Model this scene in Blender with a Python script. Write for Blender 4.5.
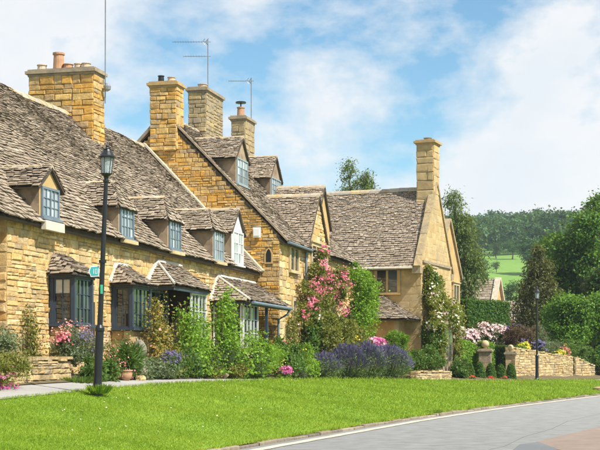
import bpy, math, random
import numpy as np
from mathutils import Vector

for o in list(bpy.data.objects):
    bpy.data.objects.remove(o)
scene = bpy.context.scene
COL = scene.collection
rad = math.radians

# ------------------------------------------------------------------ camera
ANG = math.atan(350 / 1400)                       # street axis (+X) lies this far right of the view axis
cam_d = bpy.data.cameras.new('camera')
cam_d.sensor_width = 36
cam_d.lens = 84
cam_d.shift_y = 0.23
cam_d.clip_end = 6000
cam = bpy.data.objects.new('camera', cam_d)
COL.objects.link(cam)
cam.location = (0, 0, 1.4)
cam.rotation_euler = (rad(90), 0, ANG - rad(90))
scene.camera = cam

# ------------------------------------------------------------------ light
SUN_EL = rad(50)
sun_h = Vector((-0.36, -0.93)).normalized()       # towards the sun
sun_v = Vector((sun_h.x * math.cos(SUN_EL), sun_h.y * math.cos(SUN_EL), math.sin(SUN_EL)))
sl = bpy.data.lights.new('sun', 'SUN')
sl.energy = 5.0
sl.angle = rad(0.5)
sl.color = (1.0, 0.94, 0.83)
so = bpy.data.objects.new('sun', sl)
COL.objects.link(so)
so.rotation_euler = sun_v.to_track_quat('Z', 'Y').to_euler()
so.location = (0, -20, 40)

world = bpy.data.worlds.new('World')
scene.world = world
world.use_nodes = True
wn, wl = world.node_tree.nodes, world.node_tree.links
wn.clear()
w_out = wn.new('ShaderNodeOutputWorld')
sky = wn.new('ShaderNodeTexSky')
sky.sky_type = 'NISHITA'
sky.sun_disc = False
sky.sun_elevation = SUN_EL
sky.sun_rotation = math.atan2(sun_h.x, sun_h.y)
sky.air_density = 1.0
sky.dust_density = 0.3
sky.ozone_density = 0.4
bg_sky = wn.new('ShaderNodeBackground')
bg_sky.inputs[1].default_value = 0.098
tint = wn.new('ShaderNodeMix')                       # camera white balance leans to cyan
tint.data_type = 'RGBA'
tint.blend_type = 'MULTIPLY'
tint.inputs[0].default_value = 1.0
tint.inputs[7].default_value = (0.72, 1.0, 1.06, 1)
wl.new(sky.outputs[0], tint.inputs[6])
wl.new(tint.outputs[2], bg_sky.inputs[0])
bg_cl = wn.new('ShaderNodeBackground')
bg_cl.inputs[1].default_value = 0.65
tc = wn.new('ShaderNodeTexCoord')
sep = wn.new('ShaderNodeSeparateXYZ')
wl.new(tc.outputs['Generated'], sep.inputs[0])


def wmath(op, a, b=None):
    n = wn.new('ShaderNodeMath')
    n.operation = op
    for i, v in enumerate((a, b)):
        if v is None:
            continue
        if isinstance(v, (int, float)):
            n.inputs[i].default_value = v
        else:
            wl.new(v, n.inputs[i])
    return n.outputs[0]


wmap = wn.new('ShaderNodeMapping')
wmap.inputs['Location'].default_value = (3.1, 1.8, 0.9)
wmap.inputs['Scale'].default_value = (1.0, 1.0, 1.7)
wl.new(tc.outputs['Generated'], wmap.inputs[0])
n1 = wn.new('ShaderNodeTexNoise')
n1.inputs['Scale'].default_value = 6.5
n1.inputs['Detail'].default_value = 9
n1.inputs['Roughness'].default_value = 0.58
n1.inputs['Distortion'].default_value = 0.1
wl.new(wmap.outputs[0], n1.inputs['Vector'])
cr = wn.new('ShaderNodeValToRGB')
cr.color_ramp.elements[0].position = 0.395
cr.color_ramp.elements[1].position = 0.545
wl.new(n1.outputs[0], cr.inputs[0])
n2 = wn.new('ShaderNodeTexNoise')
n2.inputs['Scale'].default_value = 14.0
n2.inputs['Detail'].default_value = 6
wl.new(wmap.outputs[0], n2.inputs['Vector'])
cr2 = wn.new('ShaderNodeValToRGB')
cr2.color_ramp.elements[0].color = (0.90, 0.94, 0.98, 1)
cr2.color_ramp.elements[1].color = (1.0, 1.0, 1.0, 1)
cr2.color_ramp.elements[0].position = 0.35
cr2.color_ramp.elements[1].position = 0.6
wl.new(n2.outputs[0], cr2.inputs[0])
wl.new(cr2.outputs[0], bg_cl.inputs[0])
wmix = wn.new('ShaderNodeMixShader')
wl.new(wmath('MULTIPLY', cr.outputs[0], 0.92), wmix.inputs[0])
wl.new(bg_sky.outputs[0], wmix.inputs[1])
wl.new(bg_cl.outputs[0], wmix.inputs[2])
wl.new(wmix.outputs[0], w_out.inputs[0])

scene.view_settings.view_transform = 'Standard'
scene.view_settings.look = 'None'
scene.view_settings.exposure = 0.6
scene.view_settings.gamma = 1
scene.render.engine = 'CYCLES'
scene.cycles.max_bounces = 6
scene.cycles.transparent_max_bounces = 8

# ------------------------------------------------------------------ helpers
rng = np.random.default_rng(7)
R_ = random.Random(11)
V = lambda *a: np.array(a, float)
UP = V(0, 0, 1)
CAM = V(0, 0, 1.4)
BASE = {}


def unit(v):
    v = np.asarray(v, float)
    return v / np.linalg.norm(v)


class Acc:
    def __init__(s):
        s.v, s.f, s.r = [], [], []

    def add(s, vs, fs, r=0.0):
        b = len(s.v)
        s.v.extend([tuple(map(float, p)) for p in vs])
        s.f.extend([tuple(i + b for i in q) for q in fs])
        s.r.extend([r] * len(fs))
        return s

    def box(s, o, a, b, c, r=0.0):
        """corner o and three edge vectors"""
        o, a, b, c = map(lambda q: np.asarray(q, float), (o, a, b, c))
        vs = [o, o + a, o + a + b, o + b, o + c, o + a + c, o + a + b + c, o + b + c]
        if np.dot(np.cross(a, b), c) > 0:
            fs = [(0, 3, 2, 1), (4, 5, 6, 7), (0, 1, 5, 4), (1, 2, 6, 5), (2, 3, 7, 6), (3, 0, 4, 7)]
        else:
            fs = [(0, 1, 2, 3), (7, 6, 5, 4), (4, 5, 1, 0), (5, 6, 2, 1), (6, 7, 3, 2), (7, 4, 0, 3)]
        return s.add(vs, fs, r)

    def cbox(s, c, sx, sy, sz, r=0.0):
        return s.box((c[0] - sx / 2, c[1] - sy / 2, c[2] - sz / 2), (sx, 0, 0), (0, sy, 0), (0, 0, sz), r)

    def tube(s, pts, radii, seg=8, r=0.0, cap=True):
        pts = [np.asarray(p, float) for p in pts]
        rings = []
        for i, p in enumerate(pts):
            d = unit(pts[min(i + 1, len(pts) - 1)] - pts[max(i - 1, 0)])
            ref = V(0, 0, 1) if abs(d[2]) < 0.9 else V(1, 0, 0)
            x = unit(np.cross(d, ref))
            y = np.cross(d, x)
            rr = radii[i] if hasattr(radii, '__len__') else radii
            rings.append([p + rr * (math.cos(2 * math.pi * k / seg) * x + math.sin(2 * math.pi * k / seg) * y) for k in range(seg)])
        vs = [q for ring in rings for q in ring]
        fs = []
        for i in range(len(pts) - 1):
            for k in range(seg):
                k2 = (k + 1) % seg
                fs.append((i * seg + k, i * seg + k2, (i + 1) * seg + k2, (i + 1) * seg + k))
        if cap:
            fs.append(tuple(range(seg))[::-1])
            fs.append(tuple(range((len(pts) - 1) * seg, len(pts) * seg)))
        return s.add(vs, fs, r)

    def lathe(s, c, prof, seg=16, r=0.0, tilt=None):
        c = np.asarray(c, float)
        vs, fs = [], []
        for (rr, z) in prof:
            for k in range(seg):
                a = 2 * math.pi * k / seg
                vs.append(c + V(rr * math.cos(a), rr * math.sin(a), z))
        if tilt is not None:
            vs = [c + (q - c) + V(tilt[0], tilt[1], 0) * (q - c)[2] for q in vs]
        n = len(prof)
        for i in range(n - 1):
            for k in range(seg):
                k2 = (k + 1) % seg
                fs.append((i * seg + k, i * seg + k2, (i + 1) * seg + k2, (i + 1) * seg + k))
        fs.append(tuple(range(seg))[::-1])
        fs.append(tuple(range((n - 1) * seg, n * seg)))
        return s.add(vs, fs, r)

    def prism(s, poly, ext, r=0.0):
        """flat polygon (3D points) extruded by vector ext"""
        poly = [np.asarray(p, float) for p in poly]
        n = len(poly)
        vs = poly + [p + ext for p in poly]
        fs = [tuple(range(n)), tuple(range(2 * n - 1, n - 1, -1))]
        for i in range(n):
            j = (i + 1) % n
            fs.append((j, i, i + n, j + n))
        nn = V(0, 0, 0)
        for i in range(n):
            nn += np.cross(poly[i], poly[(i + 1) % n])
        if np.dot(nn, ext) > 0:
            fs = [f[::-1] for f in fs]
        return s.add(vs, fs, r)


def root_of(p):
    while p is not None and p.parent is not None:
        p = p.parent
    return p


def base_of(parent):
    r = root_of(parent)
    return V(*r.location) if r is not None else V(0, 0, 0)


def mesh_np(name, verts, faces, rnd=None, loops=None):
    """verts (N,3), faces (M,k) numpy"""
    me = bpy.data.meshes.new(name)
    N, (Mf, k) = len(verts), faces.shape
    me.vertices.add(N)
    me.vertices.foreach_set('co', np.ascontiguousarray(verts, np.float32).ravel())
    me.loops.add(Mf * k)
    me.loops.foreach_set('vertex_index', np.ascontiguousarray(faces, np.int32).ravel())
    me.polygons.add(Mf)
    me.polygons.foreach_set('loop_start', np.arange(0, Mf * k, k, dtype=np.int32))
    if rnd is not None:
        at = me.attributes.new('rnd', 'FLOAT', 'FACE')
        at.data.foreach_set('value', np.ascontiguousarray(rnd, np.float32))
    me.update(calc_edges=True)
    return me


def obj_mesh(name, me, mat, parent=None, kind=None, label=None, cat=None, group=None, smooth=False):
    o = bpy.data.objects.new(name, me)
    COL.objects.link(o)
    if mat is not None and not me.materials:
        me.materials.append(mat)
    if parent is not None:
        o.parent = parent
    if kind:
        o['kind'] = kind
    if label:
        o['label'] = label
    if cat:
        o['category'] = cat
    if group:
        o['group'] = group
    if smooth:
        me.polygons.foreach_set('use_smooth', np.ones(len(me.polygons), bool))
    return o


def build(name, acc, mat, parent=None, smooth=False, loc=None, **kw):
    b = base_of(parent) if loc is None else np.asarray(loc, float)
    me = bpy.data.meshes.new(name)
    vs = np.array(acc.v) - b
    me.from_pydata(vs.tolist(), [], acc.f)
    at = me.attributes.new('rnd', 'FLOAT', 'FACE')
    at.data.foreach_set('value', np.array(acc.r, np.float32))
    me.update()
    o = obj_mesh(name, me, mat, parent, smooth=smooth, **kw)
    if parent is None and loc is not None:
        o.location = b
    return o


def thing(name, label, cat, loc=(0, 0, 0), group=None):
    o = bpy.data.objects.new(name, None)
    COL.objects.link(o)
    o.empty_display_size = 0.2
    o.location = loc
    o['label'] = label
    o['category'] = cat
    if group:
        o['group'] = group
    return o


# ------------------------------------------------------------------ materials
def new_mat(name):
    m = bpy.data.materials.new(name)
    m.use_nodes = True
    nt = m.node_tree
    b = nt.nodes['Principled BSDF']
    return m, nt, b


def nd(nt, typ, **kw):
    n = nt.nodes.new(typ)
    for k, v in kw.items():
        setattr(n, k, v)
    return n


def setin(nt, sock, v):
    if hasattr(v, 'is_output') or hasattr(v, 'node'):
        nt.links.new(v, sock)
    else:
        sock.default_value = v


def noise(nt, scale, detail=4, rough=0.55, obj=False, stretch=None):
    t = nd(nt, 'ShaderNodeTexCoord') if obj else nd(nt, 'ShaderNodeNewGeometry')
    src = t.outputs['Object'] if obj else t.outputs['Position']
    if stretch:
        mp = nd(nt, 'ShaderNodeMapping')
        mp.inputs['Scale'].default_value = stretch
        nt.links.new(src, mp.inputs[0])
        src = mp.outputs[0]
    n = nd(nt, 'ShaderNodeTexNoise')
    n.inputs['Scale'].default_value = scale
    n.inputs['Detail'].default_value = detail
    n.inputs['Roughness'].default_value = rough
    nt.links.new(src, n.inputs['Vector'])
    return n.outputs[0]


def mathn(nt, op, a, b=0.0):
    n = nd(nt, 'ShaderNodeMath', operation=op)
    setin(nt, n.inputs[0], a)
    setin(nt, n.inputs[1], b)
    return n.outputs[0]


def ramp(nt, fac, cols, interp='LINEAR'):
    r = nd(nt, 'ShaderNodeValToRGB')
    e = r.color_ramp.elements
    r.color_ramp.interpolation = interp
    while len(e) < len(cols):
        e.new(0.5)
    for i, (p, c) in enumerate(cols):
        e[i].position = p
        e[i].color = (*c, 1)
    nt.links.new(fac, r.inputs[0])
    return r.outputs[0]


def mixc(nt, fac, a, b, mode='MIX'):
    n = nd(nt, 'ShaderNodeMix', data_type='RGBA', blend_type=mode)
    setin(nt, n.inputs[0], fac)
    setin(nt, n.inputs[6], a if not isinstance(a, tuple) else (*a, 1))
    setin(nt, n.inputs[7], b if not isinstance(b, tuple) else (*b, 1))
    return n.outputs[2]


def rnd_val(nt):
    at = nd(nt, 'ShaderNodeAttribute', attribute_name='rnd')
    oi = nd(nt, 'ShaderNodeObjectInfo')
    return mathn(nt, 'FRACT', mathn(nt, 'ADD', at.outputs['Fac'], oi.outputs['Random']))


def bump(nt, bsdf, h, strength=0.4, dist=0.02):
    b = nd(nt, 'ShaderNodeBump')
    b.inputs['Strength'].default_value = strength
    b.inputs['Distance'].default_value = dist
    nt.links.new(h, b.inputs['Height'])
    nt.links.new(b.outputs[0], bsdf.inputs['Normal'])


def mat_pieces(name, cols, mottle=(0.75, 1.2), nscale=6, rough=0.9, bumps=0.5, bscale=30, stain=None, stain_scale=0.9, stain_pos=(0.55, 0.7), by_obj=True, bdist=.02):
    m, nt, b = new_mat(name)
    n = len(cols)
    rv = rnd_val(nt) if by_obj else nd(nt, 'ShaderNodeAttribute', attribute_name='rnd').outputs['Fac']
    c = ramp(nt, rv, [(i / (n - 1), q) for i, q in enumerate(cols)])
    k_ = (mottle[1] - mottle[0]) * 2.2
    mo = mathn(nt, 'MULTIPLY_ADD', noise(nt, nscale, 6, 0.7), k_)
    mo.node.inputs[2].default_value = (mottle[1] + mottle[0]) / 2 - k_ / 2
    # stretch contrast of the noise a bit
    vm = nd(nt, 'ShaderNodeVectorMath', operation='SCALE')
    nt.links.new(c, vm.inputs[0])
    nt.links.new(mathn(nt, 'MAXIMUM', mo, 0.15), vm.inputs['Scale'])
    c = vm.outputs[0]
    if stain:
        s = ramp(nt, noise(nt, stain_scale, 6, 0.7), [(stain_pos[0], (0, 0, 0)), (stain_pos[1], (1, 1, 1))])
        c = mixc(nt, mathn(nt, 'MULTIPLY', s, 0.75), c, stain)
    nt.links.new(c, b.inputs['Base Color'])
    b.inputs['Roughness'].default_value = rough
    b.inputs['Specular IOR Level'].default_value = 0.2
    if bumps:
        bump(nt, b, noise(nt, bscale, 6, 0.7), bumps, bdist)
    return m


def mat_plain(name, col, rough=0.6, var=0.15, nscale=4, bumps=0.0, spec=0.3, metal=0.0, col2=None):
    m, nt, b = new_mat(name)
    c2 = col2 or tuple(x * (1 - var) for x in col)
    c = mixc(nt, ramp(nt, noise(nt, nscale, 6, 0.65), [(0.35, (0, 0, 0)), (0.65, (1, 1, 1))]), c2, col)
    nt.links.new(c, b.inputs['Base Color'])
    b.inputs['Roughness'].default_value = rough
    b.inputs['Specular IOR Level'].default_value = spec
    b.inputs['Metallic'].default_value = metal
    if bumps:
        bump(nt, b, noise(nt, nscale * 8, 5, 0.7), bumps, 0.02)
    return m


def mat_leaf(name, cols, trans=0.3, rough=0.55, nscale=0.8, nweight=0.4):
    m, nt, b = new_mat(name)
    n = len(cols)
    f = mathn(nt, 'ADD', mathn(nt, 'MULTIPLY', rnd_val(nt), 0.65), mathn(nt, 'MULTIPLY', noise(nt, nscale, 3), nweight))
    f = mathn(nt, 'SUBTRACT', f, 0.03 + (nweight - .4) * .5)
    c = ramp(nt, f, [(i / (n - 1), q) for i, q in enumerate(cols)])
    nt.links.new(c, b.inputs['Base Color'])
    b.inputs['Roughness'].default_value = rough
    b.inputs['Specular IOR Level'].default_value = 0.3
    tr = nd(nt, 'ShaderNodeBsdfTranslucent')
    nt.links.new(mixc(nt, 0.35, c, (0.5, 0.55, 0.05)), tr.inputs[0])
    mx = nd(nt, 'ShaderNodeMixShader')
    mx.inputs[0].default_value = trans
    nt.links.new(b.outputs[0], mx.inputs[1])
    nt.links.new(tr.outputs[0], mx.inputs[2])
    nt.links.new(mx.outputs[0], nt.nodes['Material Output'].inputs[0])
    return m


MT = {}
MT['stone'] = mat_pieces('golden_rubble_stone', [(.60, .40, .165), (.70, .50, .25), (.55, .33, .11), (.76, .59, .34), (.64, .43, .17), (.46, .34, .19), (.71, .52, .27), (.58, .36, .125), (.40, .31, .20)],
                         stain=(.34, .25, .145), stain_scale=0.75, stain_pos=(.52, .74), mottle=(.55, 1.4), bscale=14, bumps=.9, bdist=.035)
MT['stone_orange'] = mat_pieces('orange_ashlar_stone', [(.58, .31, .065), (.62, .37, .10), (.46, .27, .085), (.52, .36, .16), (.64, .42, .15), (.40, .30, .18), (.60, .33, .075)],
                                stain=(.36, .27, .17), stain_scale=1.0, stain_pos=(.62, .82), mottle=(.6, 1.4), bscale=14, bumps=.9, bdist=.035)
MT['stone_tan'] = mat_pieces('tan_ashlar_stone', [(.47, .34, .17), (.52, .39, .21), (.44, .31, .15), (.50, .38, .20)],
                             stain=(.36, .29, .2), stain_scale=0.7, stain_pos=(.5, .7), mottle=(.7, 1.3), nscale=2.5, bscale=16, bumps=.5, bdist=.02)
MT['stone_pale'] = mat_pieces('pale_dry_stone', [(.49, .36, .18), (.57, .44, .24), (.42, .30, .14), (.36, .29, .19), (.54, .39, .18)],
                              stain=(.27, .23, .17), stain_scale=1.6, mottle=(.6, 1.35), bscale=18, bumps=.9, bdist=.03)
MT['stone_grey'] = mat_pieces('weathered_grey_stone', [(.36, .28, .17), (.42, .32, .18), (.30, .25, .18), (.45, .34, .17)],
                              stain=(.22, .2, .17), stain_scale=1.5, mottle=(.6, 1.35), bscale=16, bumps=.9, bdist=.03)
MT['mortar'] = mat_plain('lime_mortar', (.60, .45, .23), 0.95, 0.4, 9, 0.9, col2=(.30, .22, .11))
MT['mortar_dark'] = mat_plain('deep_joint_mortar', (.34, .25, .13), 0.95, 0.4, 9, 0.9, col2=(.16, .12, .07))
MT['ashlar'] = mat_plain('dressed_stone', (.58, .46, .27), 0.85, 0.3, 3, 0.3)
MT['ashlar_gold'] = mat_plain('dressed_golden_stone', (.56, .38, .16), 0.85, 0.3, 2.5, 0.3, col2=(.42, .28, .13))
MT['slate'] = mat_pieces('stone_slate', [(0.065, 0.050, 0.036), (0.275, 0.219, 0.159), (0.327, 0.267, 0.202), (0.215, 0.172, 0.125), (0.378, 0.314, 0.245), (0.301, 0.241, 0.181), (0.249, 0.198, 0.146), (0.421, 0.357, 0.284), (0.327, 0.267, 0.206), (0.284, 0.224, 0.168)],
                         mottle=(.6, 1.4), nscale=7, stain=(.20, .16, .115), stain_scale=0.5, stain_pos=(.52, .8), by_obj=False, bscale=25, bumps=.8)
MT['ridge'] = mat_pieces('ridge_stone', [(.40, .33, .24), (.46, .36, .2), (.36, .32, .27), (.5, .42, .3)], stain=(.42, .26, .07), stain_scale=2, stain_pos=(.56, .66))
MT['deck'] = mat_plain('roof_boarding', (.10, .08, .065), 0.95, 0.3, 4)
MT['verge'] = mat_plain('pale_verge_mortar', (.60, .52, .40), 0.9, 0.35, 6, 0.4)
MT['lead'] = mat_plain('whitewashed_flashing', (.66, .60, .50), 0.8, 0.2, 5)
MT['render'] = mat_plain('ochre_render', (.52, .36, .16), 0.9, 0.2, 3, 0.15)
MT['render_tan'] = mat_plain('tan_render', (.42, .31, .21), 0.9, 0.5, 2.2, 0.4)
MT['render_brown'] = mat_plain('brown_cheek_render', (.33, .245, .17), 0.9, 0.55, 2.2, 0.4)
MT['render_white'] = mat_plain('white_render', (.80, .78, .74), 0.85, 0.1, 3)
MT['blue_paint'] = mat_plain('slate_blue_paint', (.04, .06, .09), 0.45, 0.2, 5, spec=.4)
MT['pale_blue_paint'] = mat_plain('pale_blue_paint', (.16, .205, .245), 0.45, 0.2, 5, spec=.4)
MT['pale_teal_paint'] = mat_plain('pale_teal_paint', (.29, .35, .37), 0.45, 0.2, 5, spec=.4)
MT['white_paint'] = mat_plain('white_paint', (.78, .79, .78), 0.45, 0.12, 5, spec=.4)
MT['black_paint'] = mat_plain('black_iron_paint', (.012, .014, .017), 0.35, 0.3, 6, spec=.5)
MT['pipe'] = mat_plain('blue_grey_pipe', (.16, .21, .26), 0.45, 0.2, 5, spec=.4)
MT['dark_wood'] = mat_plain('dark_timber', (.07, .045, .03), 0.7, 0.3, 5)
MT['clay'] = mat_plain('terracotta_clay', (.50, .29, .17), 0.85, 0.25, 5, 0.2)
MT['buff_clay'] = mat_plain('buff_clay', (.58, .45, .32), 0.85, 0.25, 5, 0.2)
MT['metal'] = mat_plain('aerial_metal', (.30, .32, .35), 0.45, 0.2, 5, metal=.6)
MT['lichen_cap'] = mat_plain('lichened_cap_stone', (.40, .31, .2), 0.95, 0.4, 5, 0.4, col2=(.22, .19, .155))
MT['orange_cap'] = mat_plain('orange_lichened_cap_stone', (.52, .34, .12), 0.95, 0.4, 5, 0.4, col2=(.34, .26, .17))
MT['teal'] = mat_plain('teal_sign_paint', (.05, .42, .45), 0.4, 0.1, 5)
MT['green_tag'] = mat_plain('green_sign_paint', (.05, .45, .27), 0.4, 0.1, 5)
MT['soil'] = mat_plain('garden_soil', (.10, .07, .045), 0.95, 0.5, 6, 0.6, col2=(.16, .13, .06))
MT['bark'] = mat_plain('bark', (.13, .10, .075), 0.9, 0.4, 6, 0.6)
MT['plastic'] = mat_plain('white_plastic', (.8, .8, .8), 0.5, 0.05, 5)


def glass_mat(name, c1, c2, rough=0.04):
    m, nt, b = new_mat(name)
    c = ramp(nt, rnd_val(nt), [(0.2, c1), (0.9, c2)])
    nt.links.new(c, b.inputs['Base Color'])
    b.inputs['Roughness'].default_value = rough
    b.inputs['IOR'].default_value = 1.52
    b.inputs['Specular IOR Level'].default_value = 0.6
    b.inputs['Coat Weight'].default_value = 0.6
    b.inputs['Coat Roughness'].default_value = 0.02
    return m


MT['pane_dark'] = glass_mat('window_glass', (.015, .02, .022), (.07, .085, .09))
MT['pane_pale'] = glass_mat('window_glass_net_and_painted_sky', (.16, .21, .24), (.5, .56, .58))  # sky reflection painted into the pale base colour, along with net curtain
MT['pane_blind'] = glass_mat('window_glass_over_blind', (.5, .5, .47), (.6, .6, .56))
m, nt, b = new_mat('lantern_glass')
b.inputs['Base Color'].default_value = (.75, .82, .86, 1)
b.inputs['Roughness'].default_value = 0.15
b.inputs['Transmission Weight'].default_value = 0.75
b.inputs['IOR'].default_value = 1.2
MT['lantern'] = m

# leaves
MT['leaf_mid'] = mat_leaf('mid_green_leaves', [(.025, .06, .012), (.05, .12, .02), (.09, .19, .03), (.14, .26, .05)])
MT['leaf_bright'] = mat_leaf('bright_yellow_green_leaves', [(.06, .14, .012), (.13, .28, .02), (.22, .40, .035), (.34, .50, .08)], trans=.4)
MT['leaf_dark'] = mat_leaf('dark_green_leaves', [(.010, .028, .008), (.02, .05, .012), (.035, .085, .018), (.07, .15, .03)])
MT['leaf_tree'] = mat_leaf('broadleaf_tree_leaves', [(.022, .06, .009), (.055, .145, .016), (.12, .26, .025), (.22, .39, .045)], nscale=.35)
MT['leaf_yew'] = mat_leaf('brownish_conifer_sprays', [(.03, .04, .014), (.06, .07, .02), (.11, .11, .03), (.15, .15, .05)], nscale=.5)
MT['leaf_willow'] = mat_leaf('hanging_birch_leaves', [(.05, .085, .02), (.10, .155, .035), (.15, .21, .055), (.2, .26, .08)], nscale=.5)
MT['leaf_hedge'] = mat_leaf('clipped_hedge_leaves', [(.02, .055, .010), (.04, .11, .014), (.07, .17, .02), (.10, .22, .03)])
MT['leaf_hedge_bright'] = mat_leaf('bright_hedge_leaves', [(.06, .14, .01), (.11, .24, .015), (.17, .32, .025), (.22, .38, .04)])
MT['leaf_olive'] = mat_leaf('olive_leaves', [(.06, .08, .014), (.12, .145, .025), (.20, .21, .04), (.28, .27, .07)])
MT['leaf_grey'] = mat_leaf('grey_green_leaves', [(.06, .085, .05), (.11, .15, .08), (.17, .22, .12), (.23, .28, .17)])
MT['leaf_rust'] = mat_leaf('rust_tinged_leaves', [(.07, .11, .016), (.18, .20, .035), (.38, .24, .05), (.34, .38, .08)])
MT['leaf_rose'] = mat_leaf('bronze_green_leaves', [(.07, .12, .016), (.15, .21, .03), (.30, .25, .045), (.34, .40, .08)])
MT['leaf_wood'] = mat_leaf('woodland_leaves', [(.012, .04, .010), (.028, .08, .016), (.055, .13, .024), (.10, .20, .04)], nscale=.03, trans=.15)
MT['leaf_maroon'] = mat_leaf('maroon_leaves', [(.04, .018, .02), (.08, .03, .035), (.12, .06, .05), (.1, .1, .04)])
MT['lav_stem'] = mat_leaf('lavender_foliage', [(.05, .09, .03), (.09, .16, .05), (.14, .23, .07), (.18, .28, .10)])
MT['lav_tip'] = mat_leaf('lavender_flower', [(.055, .05, .10), (.095, .08, .19), (.14, .115, .26), (.21, .18, .34)], trans=.15)
MT['pink'] = mat_leaf('pink_petals', [(.50, .06, .14), (.68, .13, .25), (.76, .24, .34), (.82, .40, .46)], trans=.25)
MT['salmon'] = mat_leaf('salmon_pink_petals', [(.60, .15, .15), (.75, .28, .25), (.8, .38, .34), (.85, .5, .45)], trans=.25)
MT['palepink'] = mat_leaf('pale_pink_petals', [(.72, .42, .48), (.82, .55, .60), (.86, .68, .70), (.9, .8, .8)], trans=.25)
MT['magenta'] = mat_leaf('magenta_petals', [(.5, .05, .25), (.62, .10, .35), (.72, .2, .45), (.8, .35, .55)], trans=.25)
MT['cream'] = mat_leaf('cream_petals', [(.8, .66, .5), (.85, .75, .62), (.88, .82, .72), (.9, .88, .8)], trans=.25)
MT['yellow'] = mat_leaf('yellow_petals', [(.7, .5, .03), (.8, .6, .05), (.85, .7, .1), (.88, .78, .25)], trans=.25)
MT['red'] = mat_leaf('red_petals', [(.5, .02, .02), (.65, .05, .04), (.7, .1, .06), (.75, .2, .1)], trans=.25)
MT['grass'] = mat_leaf('lawn_grass', [(.10, .19, .012), (.18, .295, .016), (.27, .395, .024), (.42, .49, .07)], trans=.35, nscale=.7, nweight=.95)


def mat_ground(name, cols, s1=0.5, s2=18, bumps=.4, rough=.95):
    m, nt, b = new_mat(name)
    f = mathn(nt, 'ADD', mathn(nt, 'MULTIPLY', noise(nt, s1, 5, .6), .55), mathn(nt, 'MULTIPLY', noise(nt, s2, 6, .7), .45))
    c = ramp(nt, f, [(0.3 + 0.4 * i / (len(cols) - 1), q) for i, q in enumerate(cols)])
    nt.links.new(c, b.inputs['Base Color'])
    b.inputs['Roughness'].default_value = rough
    b.inputs['Specular IOR Level'].default_value = .25
    bump(nt, b, noise(nt, s2 * 3, 6, .75), bumps, .02)
    return m


MT['lawn'] = mat_ground('lawn_turf', [(.10, .19, .014), (.15, .26, .02), (.21, .33, .035)])
MT['field'] = mat_ground('pasture', [(.10, .20, .03), (.15, .27, .05), (.20, .32, .07)], .02, .5)
MT['land'] = mat_ground('open_ground', [(.09, .15, .03), (.13, .2, .05), (.17, .24, .07)], .05, 2)
MT['asphalt'] = mat_ground('worn_asphalt', [(.22, .224, .222), (.32, .324, .32), (.42, .42, .41)], 2.5, 110, .9)
MT['asphalt_dark'] = mat_ground('newer_asphalt_patch', [(.13, .14, .15), (.16, .17, .18), (.2, .205, .21)], .5, 30, .5)
MT['buff_patch'] = mat_ground('buff_road_patch', [(.27, .21, .175), (.36, .28, .235), (.45, .36, .30)], 2.5, 110, .9)
MT['path'] = mat_ground('path_tarmac', [(.27, .26, .25), (.34, .33, .31), (.42, .40, .37)], .6, 25, .4)
MT['line'] = mat_ground('worn_edge_line', [(.30, .28, .23), (.50, .46, .37), (.62, .57, .46)], 2.2, 30, .3)
MT['kerb'] = mat_pieces('kerb_stone', [(.22, .18, .13), (.28, .23, .165), (.15, .125, .095), (.32, .27, .2)], mottle=(.6, 1.4), nscale=9)

# ------------------------------------------------------------------ terrain curves


def curve(pts):
    xs = np.array([p[0] for p in pts], float)
    ys = np.array([p[1] for p in pts], float)

    def f(x):
        # smoothed linear interpolation
        x = np.asarray(x, float)
        return sum(np.interp(x + d, xs, ys) * w for d, w in ((-4, .15), (-2, .2), (0, .3), (2, .2), (4, .15)))
    return f


YK = curve([(-60, 8.6), (-10, 7.6), (10, 7.0), (21.5, 6.5), (25.7, 6.2), (34, 5.72), (44.8, 4.58), (62.6, 2.1), (80, -1.4), (110, -9), (160, -24)])
YP = curve([(-60, 12), (-10, 11.4), (20, 11.0), (25, 11.15), (30, 11.45), (39, 11.7), (46, 11.6), (54, 11.0), (62, 8.9), (67, 6.6), (72, 4.9), (80, 2.2), (110, -5.5), (160, -20)])
ZP = curve([(-60, .5), (0, .6), (20, .70), (25, .80), (30, .88), (39, .88), (54, .75), (62, .62), (67, .54), (80, .46), (160, .5)])


def strip(name, xs, rows, mat, kind='structure', **kw):
    """rows: list of functions x -> (dx, y, z) giving longitudinal lines"""
    n, k = len(xs), len(rows)
    vs = np.zeros((k, n, 3))
    for i, r in enumerate(rows):
        y, z = r(xs)
        vs[i, :, 0] = xs
        vs[i, :, 1] = y
        vs[i, :, 2] = z
    idx = np.arange(k * n).reshape(k, n)
    fs = np.stack([idx[:-1, :-1], idx[:-1, 1:], idx[1:, 1:], idx[1:, :-1]], -1).reshape(-1, 4)
    me = mesh_np(name, vs.reshape(-1, 3), fs)
    return obj_mesh(name, me, mat, kind=kind, smooth=True, **kw)


XS = np.concatenate([np.arange(-50, 16, 4), np.arange(16, 90, .5), np.arange(90, 151, 4)])


def wob(x, y):
    return .025 * np.sin(x * .9 + y * 1.3) + .018 * np.sin(x * 2.1 - y * 1.7 + 1) + .012 * np.sin(x * .37 + 2.2)


def lawn_z(x, y):
    yk, yp, zp = YK(x), YP(x), ZP(x)
    t = np.clip((y - yk - .2) / (yp - yk - .2), 0, 1)
    return .062 + (zp - .062) * (t ** .80) + wob(x, y) * np.minimum(1, 6 * t * (1 - t))


def row_lawn(t):
    def f(x):
        y = YK(x) + .12 + t * (YP(x) - YK(x) - .12)
        return y, lawn_z(x, y)
    return f


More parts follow.
